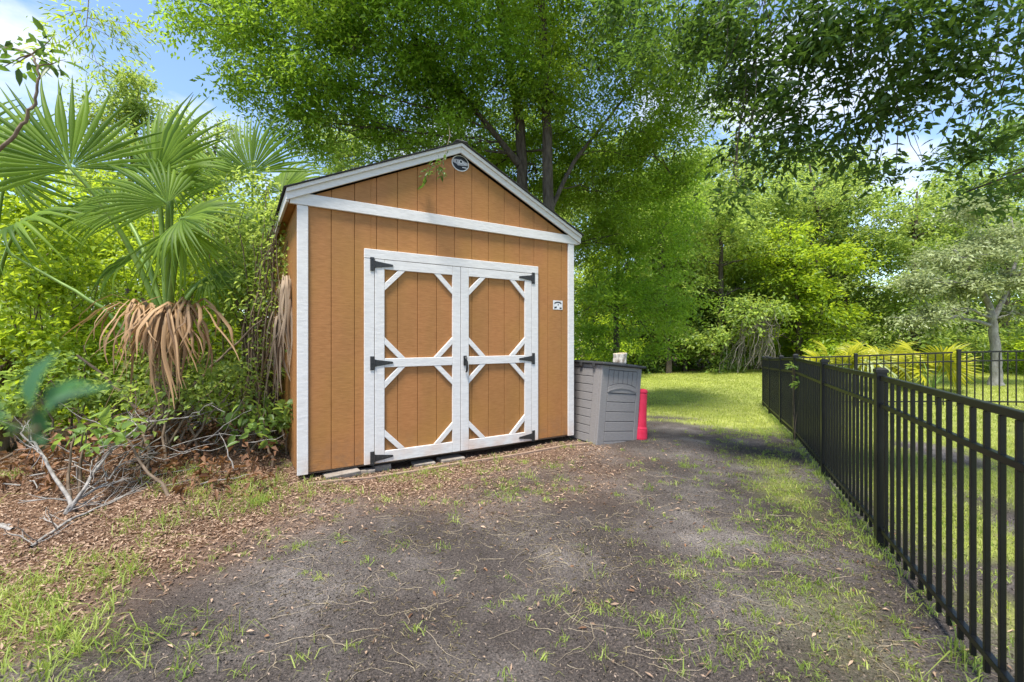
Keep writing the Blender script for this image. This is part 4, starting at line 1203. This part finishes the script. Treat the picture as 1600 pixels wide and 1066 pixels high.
shrub('leafy_shrub', 'tall green shrub between the palm fans and the vine thicket', gb(330, 6.4), [B(310, 340, 6.6, .55), B(360, 330, 6.6, .5), B(330, 400, 6.2, .6), B(200, 350, 7.0, .6)], M['bright_leaf'], 59, 110, leafL=.08, leafW=.042)
shrub('vine_thicket', 'dense vine thicket climbing the left shed wall up to the eave', gb(405, 4.9), [B(400, 330, 5.0, .5, .35), B(430, 300, 5.0, .32, .22), B(436, 340, 4.6, .18, .26), B(444, 400, 4.45, .12, .3), B(380, 400, 5.0, .45), B(425, 380, 4.75, .30, .35), B(385, 480, 4.9, .45), B(420, 460, 4.6, .24, .4), B(395, 560, 4.7, .42, .4), B(360, 600, 4.6, .4, .3), B(350, 350, 5.2, .5)], M['wood_leaf'], 55, 150, leafL=.06, leafW=.034, nst=46, cat='vines')
shrub('leafy_shrub', 'low broad-leaved weeds between the brush pile and the shed corner', gb(400, 4.2), [B(410, 640, 4.15, .22, .09), B(370, 650, 4.2, .25, .10), B(440, 655, 4.3, .15, .07)], M['dark_leaf'], 56, 190, k=12, leafL=.10, leafW=.06, nst=8, six=True)
shrub('leafy_weed', 'small bright seedling with broad leaves in front of the brush pile', gb(150, 3.5, 690), [B(140, 670, 3.5, .16, .04), B(165, 662, 3.5, .12, .03)], M['dark_leaf'], 57, 240, k=8, leafL=.11, leafW=.055, nst=5, six=True)
rng = np.random.default_rng(90)
bl = []
for i in range(70):
    x = rng.uniform(-13, -3.6); y = rng.uniform(5.0, 11)
    if shed_uv(x, y)[0] > -.6: continue
    bl.append((x, y, gzf(x, y) + rng.uniform(.15, 1.3), .9, .8, .55, 1))
C, D = blob_points(bl, 50, rng)
V, F, T = sprays(C, D, rng, k=24, length=.5, width=.3, leafL=.10, leafW=.055)
o = np_mesh('undergrowth', V, F, M['bright_leaf'], tint=T); tag(o, 'bright green ground-covering thicket left of the shed', 'undergrowth', kind='stuff')
# bare stems leaning through the thicket
for (a, b, r, lab) in [((10, 392), (160, 480), .022, 'long bare green stem slanting down from the left edge'), ((320, 585), (410, 500), .016, 'thin bare stick slanting up toward the vine thicket'), ((120, 555), (215, 640), .022, 'dark dead stem leaning in front of the green shrub')]:
    pa, pb_ = at(*a, 4.3), at(*b, 4.4)
    low, hi = (pa, pb_) if pa.z < pb_.z else (pb_, pa)
    dirv = (low - hi); k = (low.z - gzf(low.x, low.y)) / max(.15, -dirv.z); k = min(k, 1.6)
    st = low + dirv * k; st.z = gzf(st.x, st.y) - .02
    w = np.concatenate([wobble(st, low, 5, .02, rng), wobble(low, hi, 8, .03, rng)[1:]])
    o = tubes('leaning_stick', [(w, np.linspace(r, r * .5, len(w)))], M['twig'] if 'green' not in lab.split('stem')[0] else M['petiole'], None, sides=7)
    tag(o, lab, 'stem', 'bare stems in the thicket')
# dead palm fronds hanging on the shed's left wall
dv = at(452, 470, 4.15); dr0 = empty('hanging_dead_frond', (dv.x, dv.y, dv.z)); tag(dr0, 'dry grey-brown palm fronds hanging against the left shed wall', 'palm frond')
hang_frond(dr0, at(447, 452, 4.25), 1.0, 22, 2.0, rng, M['dry_frond'], width=.009, arch=.045, name='frond', lean=(.02, 0))
hang_frond(dr0, at(438, 505, 4.35), .9, 18, 2.0, rng, M['dry_frond'], width=.009, arch=.05, name='frond', lean=(-.03, 0))

vp = (fence_x(5.5), 5.5)
shrub('fence_vine', 'small leafy vine climbing over the top rail of the near fence', (vp[0] - .03, vp[1], gzf(*vp)), [(vp[0] - .03, vp[1], .93, .10, .14, .09, 1), (vp[0] - .04, vp[1] - .1, .80, .05, .06, .10, .8)], M['dark_leaf'], 60, 420, k=7, leafL=.06, leafW=.03, group=None, cat='vine', nst=3, length=.12, width=.06, foot=.012)
# sprigs near the camera on the left
def sprig(name, label, path, r, tips, leafmat, seed, leafL, leafW, k=10, length=.3, width=.1):
    rng = np.random.default_rng(seed)
    root = empty(name, path[0]); tag(root, label, 'branch')
    p0 = np.array(path[0])
    P = np.array(path); n = len(P)
    t = np.linspace(0, n - 1, 5 * (n - 1) + 1); i = np.minimum(t.astype(int), n - 2); f = (t - i)[:, None]
    Q = P[i] * (1 - f) + P[i + 1] * f
    Q[1:-1] += rng.normal(0, r * .4, (len(Q) - 2, 3))
    ps = [(Q - p0, np.linspace(r, r * .4, len(Q)))]
    C = np.array([c[:3] for c in tips]); D = np.array([c[3:6] for c in tips])
    for c, d in zip(C, D):
        j = int(np.argmin(np.linalg.norm(Q - c, axis=1)))
        ps.append((wobble(Q[j], c + norm(d) * length * .4, 6, .05, rng) - p0, np.linspace(r * .35, .001, 6)))
    tubes('stem', ps, M['twig'], root, sides=7)
    V, F, T = sprays(C, D, rng, k=k, length=length, width=width, leafL=leafL, leafW=leafW, six=True, flat=.4)
    np_mesh('foliage', V - p0, F, leafmat, root, tint=T)
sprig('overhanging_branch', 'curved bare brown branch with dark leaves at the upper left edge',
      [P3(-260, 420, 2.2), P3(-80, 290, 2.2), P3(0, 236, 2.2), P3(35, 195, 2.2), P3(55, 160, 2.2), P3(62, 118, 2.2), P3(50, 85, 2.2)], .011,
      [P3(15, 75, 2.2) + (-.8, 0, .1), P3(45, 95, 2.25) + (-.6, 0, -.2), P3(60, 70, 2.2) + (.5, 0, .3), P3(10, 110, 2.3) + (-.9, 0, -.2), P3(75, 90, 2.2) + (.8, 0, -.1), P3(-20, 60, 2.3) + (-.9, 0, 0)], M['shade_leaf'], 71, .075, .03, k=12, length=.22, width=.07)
sprig('feathery_branch', 'bright blurred feathery twig hanging in front of the sky at the top left',
      [P3(120, -420, 3.4), P3(150, -120, 3.4), P3(140, -20, 3.4), P3(135, 40, 3.4)], .006,
      [P3(100, 20, 3.4) + (-.8, 0, -.4), P3(120, 50, 3.4) + (-.5, 0, -.7), P3(170, 30, 3.4) + (.8, 0, -.5), P3(190, 60, 3.4) + (.7, 0, -.6), P3(150, 80, 3.4) + (.2, 0, -1), P3(85, 55, 3.4) + (-.7, 0, -.6), P3(215, 40, 3.4) + (.9, 0, -.3)], M['bright_leaf'], 74, .055, .012, k=110, length=.42, width=.13)
sprig('leafy_sprig', 'out-of-focus blue-green leaves close to the camera at the left edge',
      [P3(-300, 4600, .20), P3(-120, 1100, .20), P3(-40, 760, .20), P3(30, 665, .20)], .001,
      [P3(5, 645, .196) + (-.8, 0, .35), P3(55, 640, .20) + (.5, .1, .8), P3(45, 675, .205) + (.8, 0, .3)], M['blue_leaf'], 72, .023, .010, k=4, length=.014, width=.007)

# ------------------------------------------------------------------ brush pile, fallen branches
rng = np.random.default_rng(17)
def twig_from(P, r, n, ln, ps, flat=.35):
    for q in range(n):
        s = P[rng.integers(1, len(P))]; d = norm(rng.normal(0, 1, 3) * [1, 1, flat] + (P[-1] - P[0]) / np.linalg.norm(P[-1] - P[0]) * .8)
        e = s + d * ln * rng.uniform(.4, 1.2); e[2] = max(e[2], gzf(e[0], e[1]) + .01)
        w = wobble(s, e, 7, .08, rng); ps.append((w, np.linspace(r * .5, .0022, 7)))
        for m in range(2):
            s2 = w[rng.integers(2, 6)]; e2 = s2 + norm(d + rng.normal(0, .7, 3)) * ln * .4; e2[2] = max(e2[2], gzf(e2[0], e2[1]) + .008)
            ps.append((wobble(s2, e2, 5, .08, rng), np.linspace(r * .28, .0018, 5)))
def branch(name, label, rows, r0, r1, ntw, ln, mat, par=None):
    pts = [np.array(P3(x, y, d)) for x, y, d in rows]
    for p in pts: p[2] = max(p[2], gzf(p[0], p[1]) + .012)
    P = [pts[0]]
    for a, b in zip(pts[:-1], pts[1:]): P += list(wobble(a, b, 5, .05, rng)[1:])
    P = np.array(P)
    ps = [(P, np.linspace(r0, r1, len(P)))]
    twig_from(P, (r0 + r1) / 2, ntw, ln, ps)
    return ps
ps = branch('', '', [(103, 812, 3.15), (111, 788, 3.17), (102, 770, 3.2), (80, 737, 3.25), (65, 710, 3.3), (55, 692, 3.3), (45, 689, 3.35), (32, 677, 3.35)], .016, .006, 8, .28, None)
ps += branch('', '', [(104, 808, 3.15), (116, 786, 3.18), (132, 764, 3.22), (145, 740, 3.3), (168, 710, 3.4), (192, 686, 3.5), (223, 661, 3.6), (262, 655, 3.75), (305, 650, 3.9)], .015, .005, 14, .32, None)
ps += branch('', '', [(116, 786, 3.18), (144, 767, 3.3), (167, 755, 3.4), (180, 734, 3.5), (201, 707, 3.6)], .011, .004, 10, .3, None)
fb = np.array(P3(104, 812, 3.15))
root = empty('fallen_branch', fb); tag(root, 'forked bleached branch standing up from the brush pile', 'branch', 'dead branches on the left')
tubes('wood', [(p - fb, r) for p, r in ps], M['dead_wood'], root, sides=6)
ps = branch('', '', [(48, 868, 2.7), (72, 840, 2.85), (92, 824, 2.95), (144, 809, 3.2), (204, 785, 3.45), (246, 758, 3.75), (268, 738, 3.95)], .011, .004, 16, .34, None)
fb = np.array(P3(48, 868, 2.7))
root = empty('fallen_branch', fb); tag(root, 'long thin pale branch lying on the ground in front of the brush', 'branch', 'dead branches on the left')
tubes('wood', [(p - fb, r) for p, r in ps], M['dead_wood'], root, sides=6)
ps = branch('', '', [(-20, 815, 3.05), (0, 822, 3.0), (20, 832, 2.95)], .016, .012, 2, .1, None)
fb = np.array(ps[0][0][0]); root = empty('fallen_branch', fb); tag(root, 'stub of pale branch poking in at the left picture edge', 'branch', 'dead branches on the left')
tubes('wood', [(p - fb, r) for p, r in ps], M['dead_wood'], root, sides=6)
# heap of twigs behind them, with dead leaves still on
ps = []
for i in range(70):
    x = rng.uniform(-4.2, -1.95); y = rng.uniform(3.4, 4.7) + .1
    if shed_uv(x, y)[0] > -.12: continue
    s = np.array([x, y, gzf(x, y) + rng.uniform(.0, .25)]); d = norm(rng.normal(0, 1, 3) * [1, .7, .5]); d[2] = abs(d[2]) * .8
    e = s + d * rng.uniform(.3, .9)
    if shed_uv(e[0], e[1])[0] > -.08: continue
    ps.append((wobble(s, e, 8, .07, rng), np.linspace(rng.uniform(.003, .007), .0015, 8)))
o = tubes('brush_twigs', ps, M['dead_wood'], None, sides=5); tag(o, 'heap of thin dead twigs under the brown palm frond', 'twigs', kind='stuff')
n = 130
cx = rng.uniform(-4.3, -2.0, n); cy = rng.uniform(3.45, 4.8, n)
ok = shed_uv(cx, cy)[0] < -.25; cx, cy = cx[ok], cy[ok]
C = np.stack([cx, cy, gz(cx, cy) + rng.uniform(.0, .24, len(cx))], 1)
V, F, T = sprays(C, rng.normal(0, 1, C.shape), rng, k=13, length=.22, width=.13, leafL=.075, leafW=.034, flat=.0, droop=.4)
o = np_mesh('dead_leaves', V, F, M['brown_leaf'], tint=T); tag(o, 'rusty brown dead oak leaves caught in the brush pile', 'leaves', kind='stuff')

# sprig of oak hanging in front of the gable
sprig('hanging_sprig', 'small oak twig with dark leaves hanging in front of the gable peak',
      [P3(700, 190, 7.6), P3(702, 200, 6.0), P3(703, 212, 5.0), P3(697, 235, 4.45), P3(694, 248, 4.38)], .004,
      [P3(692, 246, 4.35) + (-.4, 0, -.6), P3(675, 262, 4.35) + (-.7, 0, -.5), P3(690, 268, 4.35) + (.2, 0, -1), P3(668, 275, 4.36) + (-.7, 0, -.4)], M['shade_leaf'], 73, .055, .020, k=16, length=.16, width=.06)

# ------------------------------------------------------------------ litter, grass, runners
def in_shed(x, y, m=.0):
    u, v = shed_uv(x, y)
    return (u > -m) & (u < W + m) & (v > -m) & (v < DEP + m)
def scatter(n, x0, x1, y0, y1, fn, rng):
    x = rng.uniform(x0, x1, n); y = rng.uniform(y0, y1, n)
    k = (rng.random(n) < fn(x, y)) & ~in_shed(x, y, -.02)
    return x[k], y[k]
rng = np.random.default_rng(33)
x, y = scatter(190000, -5.5, 2.2, 1.0, 6.0, lambda x, y: litter_mask(x, y) ** 1.5 * .85 + .012, rng)
n = len(x)
P = np.stack([x, y, gz(x, y) + rng.uniform(.002, .016, n)], 1)
D = rng.normal(0, 1, (n, 3)); D[:, 2] *= .18
Nn = rng.normal(0, .32, (n, 3)); Nn[:, 2] += 1
V, F, m = leaf_arrays(P, D, Nn, rng.uniform(.012, .052, n), rng.uniform(.004, .014, n), fold=.25, droop=.12)
o = np_mesh('leaf_litter', V, F, M['litter'], tint=np.repeat(np.clip(rng.normal(.5, .27, n), 0, 1), m)); tag(o, 'dry brown fallen leaves covering the ground by the shed', 'leaf litter', kind='stuff')
# scattered leaves right across the yard
x, y = scatter(260, -2.5, 5, .9, 7, lambda x, y: np.full_like(x, .5), rng)
n = len(x); P = np.stack([x, y, gz(x, y) + rng.uniform(.004, .012, n)], 1)
D = rng.normal(0, 1, (n, 3)); D[:, 2] *= .1; Nn = rng.normal(0, .3, (n, 3)); Nn[:, 2] += 1
V, F, m = leaf_arrays(P, D, Nn, rng.uniform(.02, .045, n), rng.uniform(.010, .018, n), six=True)
o = np_mesh('fallen_leaves', V, F, M['brown_leaf'], tint=np.repeat(rng.random(n), m)); tag(o, 'single brown leaves strewn over the dirt yard', 'leaves', kind='stuff')
# crumbs of soil and bark
x, y = scatter(300000, -3.0, 4.5, .9, 6.5, lambda x, y: np.clip(1.3 - y * .2, .12, 1) * np.clip(.2 + 1.0 * vnoise(x, y, 2.6, 14), 0, 1) * (y > np.abs(x) * .78), rng)
n = len(x); P = np.stack([x, y, gz(x, y) - .001], 1)
D = rng.normal(0, 1, (n, 3)); D[:, 2] = np.abs(D[:, 2]) * .4; Nn = rng.normal(0, .8, (n, 3)); Nn[:, 2] += .6
V, F, m = leaf_arrays(P, D, Nn, rng.uniform(.004, .020, n) * rng.uniform(.5, 1, n), rng.uniform(.002, .007, n), fold=.5)
o = np_mesh('soil_crumbs', V, F, M['chip'], tint=np.repeat(rng.random(n) ** 1.7, m)); tag(o, 'dark crumbs of soil and bark strewn over the yard', 'soil', kind='stuff')

def blades(x, y, h, w, rng, lean=.45, z=None):
    """grass blades, two segments each"""
    n = len(x)
    a = rng.uniform(0, 6.283, n); ln = np.abs(rng.normal(0, lean, n))
    P = np.stack([x, y, gz(x, y) - .004], 1)
    dv = np.stack([np.cos(a), np.sin(a), np.zeros(n)], 1); sd = np.stack([-np.sin(a), np.cos(a), np.zeros(n)], 1)
    b = rng.uniform(0, 6.283, n); sd = np.stack([np.cos(b), np.sin(b), np.zeros(n)], 1)
    m_ = P + dv * (h * ln * .35)[:, None]; m_[:, 2] += h * .6
    t = P + dv * (h * ln)[:, None]; t[:, 2] += h * np.clip(1 - ln * .45, .15, 1)
    V = np.stack([P - sd * w[:, None] * .5, P + sd * w[:, None] * .5, m_ + sd * w[:, None] * .4, m_ - sd * w[:, None] * .4, t], 1).reshape(-1, 3)
    i = np.arange(n)[:, None] * 5
    F = np.concatenate([i + [0, 1, 2], i + [0, 2, 3], i + [3, 2, 4]])
    return V, F, 5
rng = np.random.default_rng(44)
# lawn
x, y = scatter(190000, .5, 20, 6.0, 18.6, lambda x, y: lawn_mask(x, y) * (.9 if True else 1), rng)
n = len(x)
V, F, m = blades(x, y, rng.uniform(.025, .065, n), rng.uniform(.006, .012, n) * (1 + .05 * (y - 6)), rng, .6)
tn = np.clip(vnoise(x, y, .8, 5) * .6 + rng.normal(.2, .18, n), 0, 1)
o = np_mesh('lawn_grass', V, F, M['grass'], tint=np.repeat(tn, m)); tag(o, 'sunlit short lawn grass beyond the dirt and behind the fence', 'grass', kind='stuff')
x, y = scatter(120000, 1.2, 6.5, .6, 6.2, lambda x, y: lawn_mask(x, y) * .8, rng)
n = len(x)
V, F, m = blades(x, y, rng.uniform(.02, .055, n), rng.uniform(.003, .006, n), rng, .8)
o = np_mesh('lawn_grass', V, F, M['grass'], tint=np.repeat(np.clip(rng.normal(.5, .25, n), 0, 1), m)); tag(o, 'patchy grass inside and along the near black fence', 'grass', kind='stuff')
# tufts on the dirt and long grass at the lower left
def tufts(n, fn, x0, x1, y0, y1, hmin, hmax, per, wd, spread, rng):
    x, y = scatter(n, x0, x1, y0, y1, fn, rng)
    k = len(x)
    r = np.abs(rng.normal(0, spread, (k, per))); a = rng.uniform(0, 6.283, (k, per)); s = rng.uniform(.5, 1.3, (k, 1))
    X = (x[:, None] + r * np.cos(a) * s).ravel(); Y = (y[:, None] + r * np.sin(a) * s).ravel()
    H = (rng.uniform(hmin, hmax, (k, per)) * s).ravel()
    return X, Y, H, np.repeat(np.clip(rng.normal(.5, .22, k), 0, 1), per)
parts = []
sparse = lambda x, y: sstep(.40, .68, vnoise(x, y, 1.7, 21)) * .8 + .16
parts.append(tufts(2600, sparse, -3.2, 4.6, 1.0, 6.6, .015, .055, 20, .004, .036, rng))
front_f = lambda x, y: sstep(.40, .62, vnoise(x, y, 3.1, 51)) * sstep(2.5, 1.6, y) * sstep(-.6, .3, x)
parts.append(tufts(620, front_f, -.6, 2.0, 1.15, 2.6, .012, .048, 20, .004, .040, rng))
near_f = lambda x, y: sstep(-1.5, -.1, x - fence_x(y)) * sstep(-.05, -.12, x - fence_x(y) - .02) * .8
parts.append(tufts(2400, near_f, .6, 4.6, .9, 6.5, .014, .05, 16, .004, .03, rng))
base_f = lambda x, y: (np.abs(x - fence_x(y) + .01) < .07) * .9
parts.append(tufts(9000, base_f, .8, 5.2, .9, 8.5, .03, .10, 9, .004, .02, rng))
left_f = lambda x, y: sstep(.42, .75, vnoise(x, y, 2.2, 31)) * sstep(-1.15, -2.2, x + .25 * (y - 2.6))
parts.append(tufts(1500, left_f, -4.6, -1.2, 1.6, 3.9, .03, .12, 14, .005, .04, rng))
shed_f = lambda x, y: sstep(-.75, -.3, shed_uv(x, y)[1]) * sstep(-.06, -.14, shed_uv(x, y)[1]) * sstep(-.9, -.3, shed_uv(x, y)[0]) * .45
parts.append(tufts(420, shed_f, -2.9, 1.2, 3.0, 5.5, .03, .09, 16, .004, .035, rng))
X = np.concatenate([p[0] for p in parts]); Y = np.concatenate([p[1] for p in parts]); H = np.concatenate([p[2] for p in parts]); T = np.concatenate([p[3] for p in parts])
ok = ~in_shed(X, Y, .02); X, Y, H, T = X[ok], Y[ok], H[ok], T[ok]
V, F, m = blades(X, Y, H, rng.uniform(.0022, .0045, len(X)) * (1 + H * 3), rng, 1.1)
o = np_mesh('grass_tufts', V, F, M['tuft'], tint=np.repeat(T, m)); tag(o, 'sparse green grass tufts sprouting from dirt and leaf litter', 'grass', kind='stuff')
# dry straw lying among the tufts
x, y = scatter(60000, -2.6, 4.5, 1.0, 5.5, lambda x, y: np.clip(1.2 - y * .2, .1, 1) * (.12 + .88 * sstep(.40, .7, vnoise(x, y, 2.4, 61))) * (y > np.abs(x) * .78) * (x < fence_x(y) - .05), rng)
n = len(x); P = np.stack([x, y, gz(x, y) + rng.uniform(.002, .010, n)], 1)
D = rng.normal(0, 1, (n, 3)); D[:, 2] *= .15; Nn = rng.normal(0, .3, (n, 3)); Nn[:, 2] += 1
V, F, m = leaf_arrays(P, D, Nn, rng.uniform(.012, .05, n), rng.uniform(.0012, .0026, n), fold=.2, droop=.2)
o = np_mesh('dry_straw', V, F, M['straw'], tint=np.repeat(rng.random(n), m)); tag(o, 'short pale straw and dead grass strewn over the dirt', 'straw', kind='stuff')
# pale dry runners on the soil
ps = []
for i in range(900):
    x0 = rng.uniform(-2.2, 4.0); y0 = rng.uniform(1.0, 4.6)
    if x0 > fence_x(y0) - .1 or litter_mask(x0, y0) > .5: continue
    a = rng.uniform(0, 6.283); n = 9; p = [(x0, y0)]
    st = rng.uniform(.006, .036)
    for j in range(n - 1):
        a += rng.normal(0, .35); p.append((p[-1][0] + math.cos(a) * st, p[-1][1] + math.sin(a) * st))
    p = np.array(p); z = gz(p[:, 0], p[:, 1]) + .003 + .003 * rng.random(n)
    ps.append((np.column_stack([p, z]), np.linspace(rng.uniform(.0010, .0019), .0005, n)))
o = tubes('grass_runners', ps, M['root'], None, sides=4); tag(o, 'thin pale dry grass runners lying on the bare dirt', 'roots', kind='stuff')
